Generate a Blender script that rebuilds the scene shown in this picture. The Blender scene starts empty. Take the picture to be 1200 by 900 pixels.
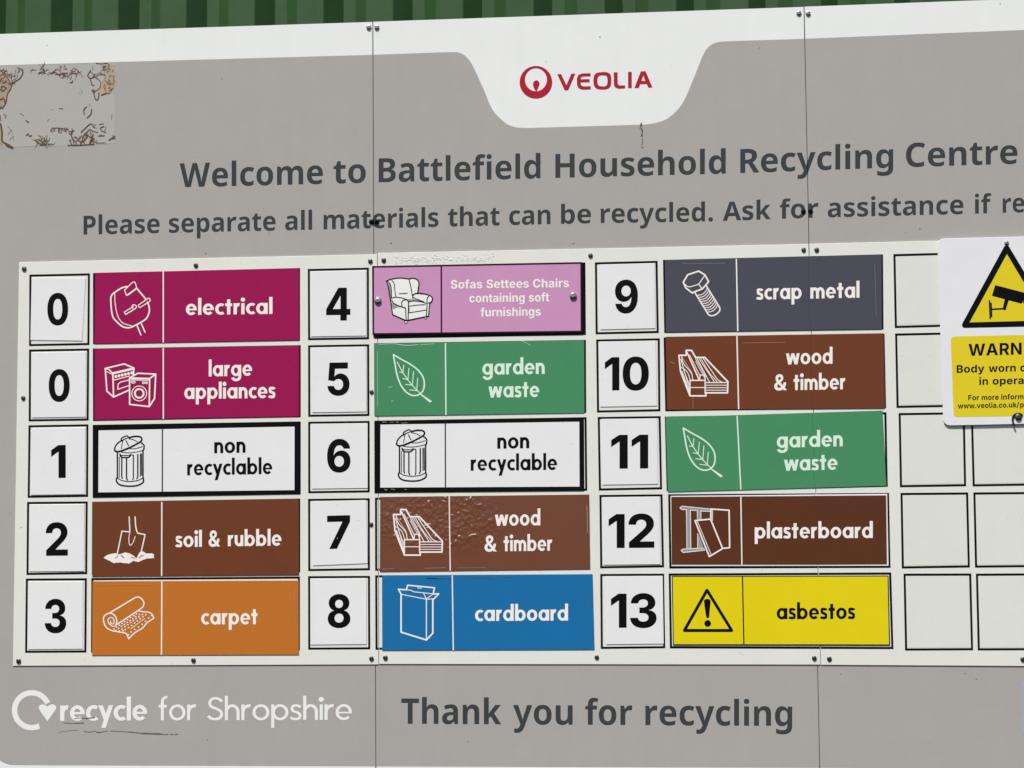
import bpy, math, random
import numpy as np
from math import radians as R, sin, cos, pi, tan
from mathutils import Vector, Matrix
from mathutils.geometry import delaunay_2d_cdt

# ------------------------------------------------------------------ camera, sky, sun
S = bpy.context.scene
COL = S.collection
F_PX, DIST, Z0 = 2400.0, 5.76, 1.8          # focal length in photo pixels, metres to the sign, height of its middle
_x = Vector((22600 / F_PX, 350 / F_PX, 1)).normalized()      # sign's horizontal seen from the camera
_u = Vector((-200 / F_PX, 23850 / F_PX, -1))
_u = (_u - _x * _u.dot(_x)).normalized()                     # sign's vertical
_n = _x.cross(_u)                                            # out of the sign
ROT = Matrix((_x, -_n, _u))                                  # camera axes -> world axes
cam_data = bpy.data.cameras.new('camera')
cam = bpy.data.objects.new('camera', cam_data); COL.objects.link(cam)
CAM = Vector((0, 0, Z0)) - ROT @ Vector((0, 0, -DIST))
cam.matrix_world = Matrix.Translation(CAM) @ ROT.to_4x4()
cam_data.sensor_width = 36; cam_data.lens = F_PX / 1200 * 36
cam_data.clip_start = 0.05; cam_data.clip_end = 200
S.camera = cam

SUN_EL, SUN_AZ = 60.0, 22.0                                  # degrees up, degrees to the left of the sign's normal
sun_dir = Vector((-sin(R(SUN_AZ)) * cos(R(SUN_EL)), -cos(R(SUN_AZ)) * cos(R(SUN_EL)), sin(R(SUN_EL))))
W = bpy.data.worlds.new('World'); S.world = W; W.use_nodes = True
nt = W.node_tree; bg = nt.nodes['Background']
sky = nt.nodes.new('ShaderNodeTexSky'); sky.sky_type = 'NISHITA'; sky.sun_disc = False
sky.sun_elevation = R(SUN_EL); sky.sun_rotation = math.atan2(sun_dir.x, sun_dir.y)
sky.dust_density = 2.0
nt.links.new(sky.outputs[0], bg.inputs[0]); bg.inputs[1].default_value = 0.09
sl = bpy.data.lights.new('sun', 'SUN'); sl.energy = 4.9; sl.angle = R(0.55); sl.color = (1, .965, .91)
so = bpy.data.objects.new('sun', sl); COL.objects.link(so)
so.rotation_euler = sun_dir.to_track_quat('Z', 'Y').to_euler(); so.location = (-3, -4, 7)
S.view_settings.view_transform = 'Standard'; S.view_settings.look = 'None'
S.view_settings.exposure = 0.08; S.view_settings.gamma = 1

# ------------------------------------------------------------------ survey: photo measurement -> point on the sign
def P(x, y, h=0.0):
    """point at height h (m) in front of the board's face, from where it was measured"""
    d = ROT @ Vector(((x - 600) / F_PX, -(y - 450) / F_PX, -1))
    t = (-h - CAM.y) / d.y
    return CAM + d * t

# ------------------------------------------------------------------ materials
def lin(c):
    c /= 255
    return c / 12.92 if c <= .04045 else ((c + .055) / 1.055) ** 2.4
GAIN = 1.0
def mat(name, rgb, rough=.4, metal=0, coat=0, grain=.04, dirt=0, bump=0, bscale=60, spec=.12, grime=None):
    m = bpy.data.materials.new(name); m.use_nodes = True
    t = m.node_tree; b = t.nodes['Principled BSDF']; L = t.links.new
    col = [min(.95, lin(v) * GAIN) for v in rgb]
    b.inputs['Roughness'].default_value = rough; b.inputs['Metallic'].default_value = metal
    b.inputs['Coat Weight'].default_value = coat; b.inputs['Coat Roughness'].default_value = .06
    b.inputs['Specular IOR Level'].default_value = spec
    g = t.nodes.new('ShaderNodeNewGeometry')
    def noise(sc, det, rgh=.6):
        n = t.nodes.new('ShaderNodeTexNoise'); n.inputs['Scale'].default_value = sc
        n.inputs['Detail'].default_value = det; n.inputs['Roughness'].default_value = rgh
        L(g.outputs['Position'], n.inputs['Vector']); return n
    def mapr(a, f0, f1, t0, t1):
        r = t.nodes.new('ShaderNodeMapRange'); r.inputs[1].default_value = f0; r.inputs[2].default_value = f1
        r.inputs[3].default_value = t0; r.inputs[4].default_value = t1; L(a, r.inputs[0]); return r.outputs[0]
    def mul(ca, val):
        x = t.nodes.new('ShaderNodeMix'); x.data_type = 'RGBA'; x.blend_type = 'MULTIPLY'; x.inputs[0].default_value = 1
        if isinstance(ca, (list, tuple)): x.inputs[6].default_value = (*ca, 1)
        else: L(ca, x.inputs[6])
        c = t.nodes.new('ShaderNodeCombineColor')
        for i in range(3): L(val, c.inputs[i])
        L(c.outputs[0], x.inputs[7]); return x.outputs[2]
    fine = noise(420, 2, .7); wide = noise(3.2, 4)
    c = mul(col, mapr(fine.outputs[0], .25, .75, 1 - grain, 1 + grain))
    c = mul(c, mapr(wide.outputs[0], .3, .7, 1 - grain * .7, 1 + grain * .5))
    c = mul(c, mapr(noise(11, 6, .65).outputs[0], .3, .7, 1 - grain * .7 - .008, 1 + grain * .5 + .006))
    if dirt:
        sp = noise(75, 3, .55)                      # sparse specks
        f = mapr(sp.outputs[0], .70, .76, 0, dirt)
        x = t.nodes.new('ShaderNodeMix'); x.data_type = 'RGBA'; L(f, x.inputs[0]); L(c, x.inputs[6])
        x.inputs[7].default_value = (.16, .145, .12, 1); c = x.outputs[2]
        mp = t.nodes.new('ShaderNodeMapping'); mp.inputs['Scale'].default_value = (26, 1, 1.6)
        L(g.outputs['Position'], mp.inputs[0])      # faint rain streaks
        st = t.nodes.new('ShaderNodeTexNoise'); st.inputs['Scale'].default_value = 1; st.inputs['Detail'].default_value = 5
        L(mp.outputs[0], st.inputs['Vector'])
        c = mul(c, mapr(st.outputs[0], .35, .65, 1 - dirt * .045, 1.0))
    L(c, b.inputs['Base Color'])
    L(mapr(noise(14, 4).outputs[0], .3, .7, rough * .85, min(1, rough * 1.2)), b.inputs['Roughness'])
    if bump:
        bn = t.nodes.new('ShaderNodeBump'); bn.inputs['Strength'].default_value = bump; bn.inputs['Distance'].default_value = .002
        L(noise(bscale, 3).outputs[0], bn.inputs['Height']); L(bn.outputs[0], b.inputs['Normal'])
        if coat: L(bn.outputs[0], b.inputs['Coat Normal'])
    return m
M = {}
M['white'] = mat('painted_white', (229, 231, 229), .38, dirt=.35, grain=.015, bump=.05, bscale=9)
M['grey'] = mat('taupe_grey_print', (167, 164, 159), .38, dirt=.4, grain=.025, bump=.05, bscale=9)
M['table'] = mat('cream_white_sheet', (222, 223, 215), .35, dirt=.3, grain=.015, bump=.06, bscale=12)
M['cell'] = mat('cell_fill', (218, 219, 211), .35, dirt=.25, grain=.02)
M['plate'] = mat('cool_white_plate', (226, 227, 226), .3, dirt=.15, grain=.015, bump=.04, bscale=16)
M['black'] = mat('black_print', (10, 10, 11), .35, grain=.1)
M['ink'] = mat('dark_grey_lettering', (60, 65, 67), .36, grain=.06)
M['magenta'] = mat('magenta_vinyl', (150, 20, 78), .3, coat=.06, grain=.03, bump=.05, bscale=22)
M['pink'] = mat('pink_vinyl', (198, 144, 183), .35, grain=.02, bump=.04, bscale=20)
M['plum'] = mat('dark_plum_print', (50, 22, 44), .35)
M['green'] = mat('green_vinyl', (70, 137, 95), .33, coat=.06, grain=.03, bump=.07, bscale=22, dirt=.1)
M['slate'] = mat('slate_vinyl', (74, 74, 85), .33, coat=.06, grain=.04, bump=.06, bscale=22)
M['brown'] = mat('brown_vinyl', (108, 60, 37), .33, coat=.06, grain=.04, bump=.06, bscale=22)
M['dbrown'] = mat('dark_brown_vinyl', (90, 50, 32), .35, grain=.04, bump=.05, bscale=22)
M['orange'] = mat('orange_vinyl', (188, 111, 42), .33, coat=.06, grain=.03, bump=.06, bscale=20)
M['blue'] = mat('blue_vinyl', (26, 107, 162), .33, coat=.06, grain=.03, bump=.06, bscale=20)
M['yellow'] = mat('yellow_vinyl', (221, 203, 22), .35, grain=.02, bump=.05, bscale=20)
M['wyellow'] = mat('warning_yellow', (218, 199, 38), .4, grain=.02)
M['wplate'] = mat('warning_plate_white', (224, 224, 227), .3, grain=.015)
M['wink'] = mat('warm_white_print', (238, 232, 226), .35, grain=.01)
M['wgreen'] = mat('green_white_print', (212, 234, 214), .35, grain=.01)
M['red'] = mat('red_print', (170, 34, 50), .35, grain=.02)
M['shade'] = mat('print_grey', (150, 152, 150), .4)
M['offwhite'] = mat('logo_white', (232, 233, 228), .4, grain=.01)
M['glue'] = mat('tan_glue', (168, 153, 132), .7, grain=.22)
M['gluedark'] = mat('dark_brown_glue', (104, 80, 63), .75, grain=.35)
M['gluepale'] = mat('pale_sticker_ghost', (172, 170, 162), .5, grain=.02)
M['scuff_and_glint'] = mat('dark_scuff', (104, 98, 91), .6, grain=.3)
M['chip'] = mat('pale_glue_bead', (240, 242, 232), .25, coat=.5)
M['steel'] = mat('screw_steel', (205, 205, 203), .25, metal=1, grain=.1)
M['dsteel'] = mat('weathered_screw', (120, 122, 118), .3, metal=1, grain=.2)
M['bolt'] = mat('black_screw', (20, 20, 21), .4, grain=.2)
M['edge'] = mat('bare_panel_edge', (170, 170, 166), .5)
M['sticker'] = mat('pale_blue_sticker', (150, 170, 190), .3)
M['wall'] = mat('green_coated_sheet', (50, 82, 46), .5, grain=.10, bump=.06, bscale=300, dirt=.35, spec=.3)

def blistered(m, cx, cz, rx, rz, strength):
    """film that has bubbled and creased round a point of the sheet"""
    t = m.node_tree; b = t.nodes['Principled BSDF']; L = t.links.new
    g = t.nodes.new('ShaderNodeNewGeometry'); s = t.nodes.new('ShaderNodeSeparateXYZ'); L(g.outputs['Position'], s.inputs[0])
    def ma(op, a, v):
        n = t.nodes.new('ShaderNodeMath'); n.operation = op
        for i, q in enumerate((a, v)):
            if isinstance(q, (int, float)): n.inputs[i].default_value = q
            else: L(q, n.inputs[i])
        return n.outputs[0]
    dx = ma('DIVIDE', ma('SUBTRACT', s.outputs[0], cx), rx); dz = ma('DIVIDE', ma('SUBTRACT', s.outputs[2], cz), rz)
    r2 = ma('ADD', ma('MULTIPLY', dx, dx), ma('MULTIPLY', dz, dz))
    mk = t.nodes.new('ShaderNodeMapRange'); L(r2, mk.inputs[0]); mk.interpolation_type = 'SMOOTHSTEP'
    for i, v in zip((1, 2, 3, 4), (1.1, .15, 0, 1)): mk.inputs[i].default_value = v
    n = t.nodes.new('ShaderNodeTexNoise'); n.noise_type = 'RIDGED_MULTIFRACTAL'
    n.inputs['Scale'].default_value = 26; n.inputs['Detail'].default_value = 5; n.inputs['Distortion'].default_value = 1.6
    L(g.outputs['Position'], n.inputs['Vector'])
    v = t.nodes.new('ShaderNodeTexVoronoi'); v.feature = 'SMOOTH_F1'; v.inputs['Scale'].default_value = 85; L(g.outputs['Position'], v.inputs['Vector'])
    h = ma('MULTIPLY', ma('ADD', n.outputs[0], ma('MULTIPLY', v.outputs[0], .45)), mk.outputs[0])
    bn = t.nodes.new('ShaderNodeBump'); bn.inputs['Strength'].default_value = strength; bn.inputs['Distance'].default_value = .010
    L(h, bn.inputs['Height']); L(bn.outputs[0], b.inputs['Coat Normal'])
    b.inputs['Coat Weight'].default_value = 1; b.inputs['Coat Roughness'].default_value = .36

# ------------------------------------------------------------------ object helpers
def link(name, verts, faces, m, parent, smooth=False, slots=None, fm=None):
    base = parent['_base'] if parent is not None and '_base' in parent else (0, 0, 0)
    b = Vector(base)
    me = bpy.data.meshes.new(name); me.from_pydata([tuple(Vector(v) - b) for v in verts], [], faces)
    me.materials.append(M[m])
    for s in slots or []: me.materials.append(M[s])
    if fm: me.polygons.foreach_set('material_index', fm)
    if smooth: me.polygons.foreach_set('use_smooth', [True] * len(faces))
    me.update()
    o = bpy.data.objects.new(name, me); COL.objects.link(o)
    if parent is not None:
        o.parent = parent
        o['_base'] = tuple(base)
    return o
def thing(name, label, cat, at, group=None):
    o = bpy.data.objects.new(name, None); COL.objects.link(o); o.empty_display_size = .03
    o.location = at; o['_base'] = tuple(at); o['label'] = label; o['category'] = cat
    if group: o['group'] = group
    return o
def area(p): return sum(a[0] * b[1] - b[0] * a[1] for a, b in zip(p, p[1:] + p[:1])) / 2
def tri(contours):
    """fill closed 2-D contours (non-zero winding) -> verts, triangles"""
    vs, es = [], []
    for c in contours:
        q = [c[0]]
        for p in c[1:]:
            if abs(p[0] - q[-1][0]) + abs(p[1] - q[-1][1]) > 1e-5: q.append(p)
        if len(q) > 1 and abs(q[0][0] - q[-1][0]) + abs(q[0][1] - q[-1][1]) < 1e-5: q.pop()
        if len(q) < 3: continue
        k = len(vs); vs += [Vector((p[0], p[1])) for p in q]
        es += [(k + i, k + (i + 1) % len(q)) for i in range(len(q))]
    if not vs: return [], []
    V, E_, Fc, *_ = delaunay_2d_cdt(vs, es, [], 0, 1e-5)
    va = np.array([(v.x, v.y) for v in V]); ln = np.array([len(f) for f in Fc])
    if not len(ln): return [], []
    cen = np.array([va[list(f)].mean(0) for f in Fc])
    seg = np.array([(a_[0], a_[1], b_[0], b_[1]) for c in contours for a_, b_ in zip(c, c[1:] + c[:1]) if a_[1] != b_[1]])
    w = np.zeros(len(cen), int)
    for k in range(0, len(seg), 400):
        q = seg[k:k + 400]; x0, y0, x1, y1 = q.T; X = cen[:, :1]; Y = cen[:, 1:]
        cr = (x1 - x0) * (Y - y0) - (X - x0) * (y1 - y0)
        w += ((y0 <= Y) & (Y < y1) & (cr < 0)).sum(1) - ((y1 <= Y) & (Y < y0) & (cr > 0)).sum(1)
    out = [tuple(f) for f, k in zip(Fc, w) if k]
    return [(v.x, v.y) for v in V], out
def front(verts, faces):
    """make every face look out of the sign (towards -y)"""
    r = []
    for f in faces:
        a, b, c = (Vector(verts[i]) for i in f[:3])
        n = (b - a).cross(c - a)
        if n.length < 1e-12: continue
        r.append(f if n.y < 0 else tuple(reversed(f)))
    return r
def sheet(name, contours, h, m, parent):
    """flat print: filled contours given where they were measured"""
    v, f = tri(contours); V = [P(x, y, h) for x, y in v]
    return link(name, V, front(V, f), m, parent)
def scatter_print(name, lines, w, h, m, parent):
    """many small raised strokes, each a few microns above the one before"""
    V, F = [], []
    for i, l in enumerate(lines):
        v, f = tri(strokes([l], w)); k = len(V)
        V += [P(x, y, h + (i % 60) * 5e-6) for x, y in v]; F += [tuple(k + q for q in t) for t in f]
    o = link(name, V, front(V, F), m, parent); o['kind'] = 'stuff'
    return o
def ccw(p): return p if area(p) > 0 else p[::-1]
def disc(x, y, r, n=8, ry=None): return [(x + r * cos(2 * pi * i / n), y + (ry or r) * sin(2 * pi * i / n)) for i in range(n)]
def strokes(lines, w):
    """centre lines -> contours of a pen of width w (a line may carry its own width last)"""
    out = []
    for l in lines:
        ww = w
        if isinstance(l[-1], (int, float)): ww = l[-1]; l = l[:-1]
        for (x0, y0), (x1, y1) in zip(l, l[1:]):
            d = math.hypot(x1 - x0, y1 - y0)
            if d < 1e-6: continue
            nx, ny = -(y1 - y0) / d * ww / 2, (x1 - x0) / d * ww / 2
            out.append(ccw([(x0 + nx, y0 + ny), (x0 - nx, y0 - ny), (x1 - nx, y1 - ny), (x1 + nx, y1 + ny)]))
        for x, y in l: out.append(disc(x, y, ww / 2 * .999, 8 if ww > .8 else 6))
    return out
def curve(pts, n=4, closed=False):
    """smooth line through points"""
    L_ = len(pts); o = []
    for i in range(L_ if closed else L_ - 1):
        g = lambda k: pts[k % L_] if closed else pts[max(0, min(L_ - 1, k))]
        a, b, c, d = g(i - 1), g(i), g(i + 1), g(i + 2)
        for k in range(n):
            t = k / n
            o.append(tuple(.5 * (2 * b[j] + (c[j] - a[j]) * t + (2 * a[j] - 5 * b[j] + 4 * c[j] - d[j]) * t * t + (3 * b[j] - a[j] - 3 * c[j] + d[j]) * t ** 3) for j in (0, 1)))
    o.append(pts[0] if closed else pts[-1])
    return o
def crop(x0, y0, s):
    def f(*a): return [(x0 + a[i] / s, y0 + a[i + 1] / s) for i in range(0, len(a) - 1, 2)] + list(a[len(a) // 2 * 2:])
    return f
def frame_pts(q, w):
    """quad outline of width w inside quad q (tl, tr, br, bl) -> outer, inner(reversed)"""
    (a, b, c, d) = q
    inn = [(a[0] + w, a[1] + w), (b[0] - w, b[1] + w), (c[0] - w, c[1] - w), (d[0] + w, d[1] - w)]
    o = ccw(list(q)); i = ccw(inn)[::-1]
    return [o, i]
def slab(name, poly, hb, hf, m, parent, ch=.0006, groove=None, edge=None):
    """a thin board with a small chamfer; poly is convex, measured points, clockwise in the picture"""
    cx = sum(p[0] for p in poly) / len(poly); cy = sum(p[1] for p in poly) / len(poly)
    F0 = [P(x, y, hf) for x, y in poly]; n = len(poly)
    C = sum(F0, Vector()) / n
    def inset(pts, d):
        r = []
        for i in range(n):
            p, a, b = pts[i], pts[i - 1], pts[(i + 1) % n]
            u = (a - p); v = (b - p)
            if u.length < 1e-9 or v.length < 1e-9: r.append(p.copy()); continue
            u.normalize(); v.normalize(); bi = u + v
            if bi.length < 1e-4: bi = (C - p)
            bi.normalize(); s = max(.3, abs(u.cross(bi).length))
            r.append(p + bi * (d / s))
        return r
    outer = [Vector((p.x, -(hf - ch), p.z)) for p in F0]
    top = inset(F0, ch)
    back = [Vector((p.x, -hb, p.z)) for p in F0]
    V = top + outer + back; F = []
    for i in range(n):
        j = (i + 1) % n
        F.append((i, j, n + j, n + i)); F.append((n + i, n + j, 2 * n + j, 2 * n + i))
    F.append(tuple(range(2 * n, 3 * n))[::-1])
    nside = len(F)
    if groove:
        # quad only (tl, tr, br, bl): a shallow crease where the joint below shows through
        x1, x2, gw = groove
        tl, tr, br, bl = top
        def along(a, b, x): return a + (b - a) * ((x - a.x) / (b.x - a.x))
        xt, xb = P(x1, poly[0][1], hf).x, P(x2, poly[2][1], hf).x
        pts = []
        for k in (-gw, 0, gw):
            pts.append(along(tl, tr, xt + k)); pts.append(along(bl, br, xb + k))
        pts[2].y += .0009; pts[3].y += .0009
        k = len(V); V += pts
        F += [(0, k, k + 1, 3), (k, k + 2, k + 3, k + 1), (k + 2, k + 4, k + 5, k + 3), (k + 4, 1, 2, k + 5)]
    else: F.append(tuple(range(n)))
    # orient outward
    G = []
    mid = Vector((C.x, -(hb + hf) / 2, C.z))
    for f in F:
        a, b, c = V[f[0]], V[f[1]], V[f[2]]; nn = (b - a).cross(c - a)
        ce = sum((V[i] for i in f), Vector()) / len(f) - mid
        G.append(f if nn.dot(ce) > 0 else tuple(reversed(f)))
    fm = None; slots = None
    if edge: slots = [edge]; fm = [1] * nside + [0] * (len(F) - nside)
    return link(name, V, G, m, parent, slots=slots, fm=fm)

# glyph outlines: letter|advance|contours of x y points (* = curve control)
HEAD = """
.|285|57 70,57 115*,105 154*,143 154,180 154*,229 114*,229 70,229 28*,180 -13*,143 -13,105 -13*,57 28*
A|688|528 0,471 172,217 172,159 0,0 0,253 717,433 717,688 0;384 456,380 470*,364 529*,348 591*,343 610,339 588*,325 529*,310 475*,305 456,252 296,437 296
B|664|315 714,461 714*,595 628*,595 536,595 492*,562 427*,507 386*,473 379,473 374,509 367*,573 331*,613 263*,613 206,613 141*,550 49*,433 0*,352 0,86 0,86 714;324 427,391 427*,443 475*,443 516,443 558*,382 598*,316 598,234 598,234 427;234 315,234 117,335 117,405 117*,459 174*,459 218,459 246*,435 289*,379 315*,330 315
C|642|398 600,354 600*,284 567*,235 503*,208 413*,208 355,208 279*,252 171*,339 114*,404 114,451 114*,538 135*,581 151,581 25,537 7*,444 -10*,387 -10,274 -10*,127 81*,55 247*,55 356,55 437*,100 572*,188 670*,316 724*,400 724,453 724*,562 701*,611 677,562 559,525 576*,445 600*
H|755|669 0,520 0,520 309,234 309,234 0,86 0,86 714,234 714,234 433,520 433,520 714,669 714
P|620|307 714,445 714*,577 599*,577 494,577 448*,549 362*,484 294*,378 255*,300 255,234 255,234 0,86 0,86 714;302 592,234 592,234 377,287 377,330 377*,394 399*,428 449*,428 490,428 539*,367 592*
R|653|304 714,397 714*,520 667*,581 576*,581 506,581 457*,546 384*,488 332*,450 315,653 0,484 0,323 275,234 275,234 0,86 0,86 714;300 598,234 598,234 390,301 390,364 390*,431 442*,431 500,431 533*,403 576*,345 598*
T|576|362 0,214 0,214 590,18 590,18 714,557 714,557 590,362 590
W|991|977 714,795 0,627 0,528 379,524 394*,515 437*,504 484*,496 526*,495 540,493 526*,486 484*,476 437*,466 393*,462 378,364 0,196 0,14 714,160 714,252 322,256 305*,266 257*,276 207*,285 160*,287 141,291 167*,301 229*,314 293*,328 352*,334 374,424 714,566 714,657 372,663 351*,677 291*,690 227*,701 165*,704 141,707 166*,719 232*,733 298*,739 322,831 714
a|596|315 555,417 555*,525 459*,525 364,525 0,422 0,394 74,390 74,367 45*,318 7*,254 -10*,209 -10,161 -10*,84 27*,40 102*,40 160,40 245*,165 332*,288 336,379 339,379 358,379 408*,334 448*,293 448,256 448*,178 424*,140 407,98 507,140 529*,250 555*;320 251,247 248*,189 205*,189 166,189 131*,230 97*,263 97,313 97*,379 155*,379 208,379 254
b|631|220 582,220 551*,217 495*,214 475,220 475,242 509*,317 555*,376 555,468 555*,583 412*,583 274,583 181*,530 54*,435 -10*,372 -10,312 -10*,242 33*,220 60,211 60,186 0,74 0,74 760,220 760;330 439,290 439*,242 406*,220 339*,220 286,220 269,220 190*,268 109*,332 109,382 109*,433 194*,433 275,433 356*,383 439*
c|513|310 -10,232 -10*,113 49*,48 173*,48 270,48 370*,119 496*,242 556*,321 556,368 556*,452 536*,485 519,441 408,412 420*,351 437*,320 437,280 437*,225 400*,197 327*,197 271,197 216*,226 144*,280 109*,319 109,361 109*,437 131*,470 150,470 30,439 12*,362 -10*
d|631|254 -10,163 -10*,48 133*,48 272,48 412*,164 556*,259 556,298 556*,355 535*,398 498*,413 475,418 475,415 493*,410 557*,410 583,410 760,557 760,557 0,444 0,416 71,410 71,396 48*,353 12*,294 -10*;304 107,367 107*,419 180*,419 255,419 271,419 351*,370 437*,303 437,253 437*,196 350*,196 270,196 189*,253 107*
e|594|305 556,381 556*,490 498*,549 387*,549 307,549 236,196 236,198 172*,271 99*,339 99,391 99*,474 119*,518 139,518 28,477 9*,389 -10*,324 -10,244 -10*,119 50*,48 175*,48 269,48 364*,112 491*,228 556*;308 451,262 451*,205 392*,199 335,411 335,411 369*,388 420*,343 451*
f|383|373 435,247 435,247 0,101 0,101 435,19 435,19 506,103 546,103 564,103 670*,193 765*,285 765,323 765*,386 753*,416 742,383 642,368 647*,330 655*,309 655,277 655*,247 614*,247 569,247 546,373 546
g|631|257 556,313 556*,390 513*,415 476,420 476,433 546,557 546,557 -4,557 -82*,498 -186*,378 -240*,285 -240,222 -240*,123 -225*,80 -207,80 -82,124 -103*,220 -124*,281 -124,344 -124*,411 -65*,411 -12,411 3,411 15*,413 55*,416 70,410 70,387 34*,312 -10*,256 -10,161 -10*,48 136*,48 272,48 407*,162 556*;303 440,269 440*,221 401*,197 325*,197 270,197 186*,251 105*,305 105,336 105*,380 122*,407 158*,420 214*,420 252,420 274,420 330*,397 403*,346 440*
h|647|220 602,220 559*,216 494*,214 475,221 475,239 504*,287 538*,346 555*,380 555,439 555*,527 514*,576 426*,576 355,576 0,430 0,430 320,430 379*,386 439*,340 439,295 439*,243 397*,220 316*,220 258,220 0,74 0,74 760,220 760
i|296|221 546,221 0,75 0,75 546;149 759,180 759*,228 728*,228 687,228 647*,180 615*,149 615,115 615*,69 647*,69 687,69 728*,115 759*
k|605|221 418,221 392*,216 323*,213 296,217 296,224 306*,245 337*,269 368*,278 379,422 546,587 546,384 313,601 0,431 0,282 221,221 171,221 0,74 0,74 760,221 760
l|295|220 0,74 0,74 760,220 760
m|972|711 556,805 556*,900 461*,900 355,900 0,755 0,755 320,755 383*,712 439*,669 439,609 439*,560 354*,560 275,560 0,414 0,414 320,414 361*,396 414*,359 439*,330 439,288 439*,240 397*,220 316*,220 258,220 0,74 0,74 546,186 546,208 475,213 475,229 501*,276 536*,338 556*,375 556,437 556*,518 513*,540 473,546 473,572 514*,659 556*
n|647|382 556,472 556*,576 461*,576 355,576 0,430 0,430 320,430 379*,387 439*,340 439,271 439*,220 345*,220 258,220 0,74 0,74 546,186 546,207 473,213 473,231 499*,282 536*,345 556*
o|623|575 274,575 206*,539 100*,470 28*,372 -10*,310 -10,253 -10*,157 28*,87 100*,48 206*,48 274,48 365*,112 490*,230 556*,313 556,390 556*,508 490*,575 365*;197 274,197 220*,220 142*,272 102*,312 102,352 102*,403 142*,426 220*,426 274,426 328*,402 404*,352 443*,311 443,251 443*,197 356*
p|631|376 556,471 556*,583 413*,583 274,583 181*,529 54*,434 -10*,372 -10,332 -10*,274 11*,234 42*,220 60,214 60,216 42*,220 -6*,220 -30,220 -240,74 -240,74 546,193 546,214 474,220 474,235 497*,277 534*,336 556*;329 439,289 439*,242 406*,221 341*,220 291,220 275,220 221*,240 147*,288 109*,330 109,365 109*,411 147*,433 222*,433 276,433 357*,381 439*
q|631|410 -11,410 8*,413 52*,416 71,410 71,389 37*,314 -10*,254 -10,162 -10*,48 133*,48 272,48 365*,101 491*,196 556*,257 556,318 556*,392 509*,415 475,419 475,433 546,557 546,557 -240,410 -240;306 105,347 105*,397 137*,419 203*,419 253,419 273,419 354*,370 440*,303 440,249 440*,197 350*,197 270,197 187*,250 105*
r|445|372 556,387 556*,422 552*,432 550,417 413,406 415*,376 419*,356 419,332 419*,284 404*,244 371*,220 317*,220 278,220 0,74 0,74 546,186 546,207 453,214 453,230 482*,278 528*,338 556*
s|500|458 160,458 108*,409 32*,309 -10*,233 -10,175 -10*,88 5*,47 22,47 143,91 123*,191 99*,229 99,277 99*,320 126*,320 150,320 165*,299 189*,245 216*,196 235,147 254*,80 297*,46 357*,46 402,46 477*,165 556*,262 556,315 556*,406 534*,451 513,409 413,371 430*,291 451*,260 451,224 451*,185 429*,185 410,185 395*,206 372*,260 348*,308 329,357 310*,424 267*,458 207*
t|417|305 107,329 107*,371 116*,390 122,390 14,366 4*,304 -10*,263 -10,214 -10*,138 22*,93 100*,93 171,93 435,22 435,22 498,103 547,146 662,239 662,239 546,384 546,384 435,239 435,239 179,239 142*,275 107*
u|647|573 546,573 0,460 0,441 70,433 70,416 42*,363 6*,299 -10*,265 -10,207 -10*,119 32*,71 120*,71 190,71 546,218 546,218 225,218 166*,260 107*,307 107,353 107*,406 149*,427 229*,427 287,427 546
y|566|0 546,154 546,258 234,263 218*,273 185*,281 152*,283 136,287 136,290 159*,306 210*,313 234,415 546,566 546,342 -52,320 -112*,260 -196*,173 -240*,109 -240,84 -240*,47 -235*,33 -232,33 -117,44 -119*,75 -123*,92 -123,124 -123*,165 -98*,194 -56*,204 -30,217 4
"""
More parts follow.
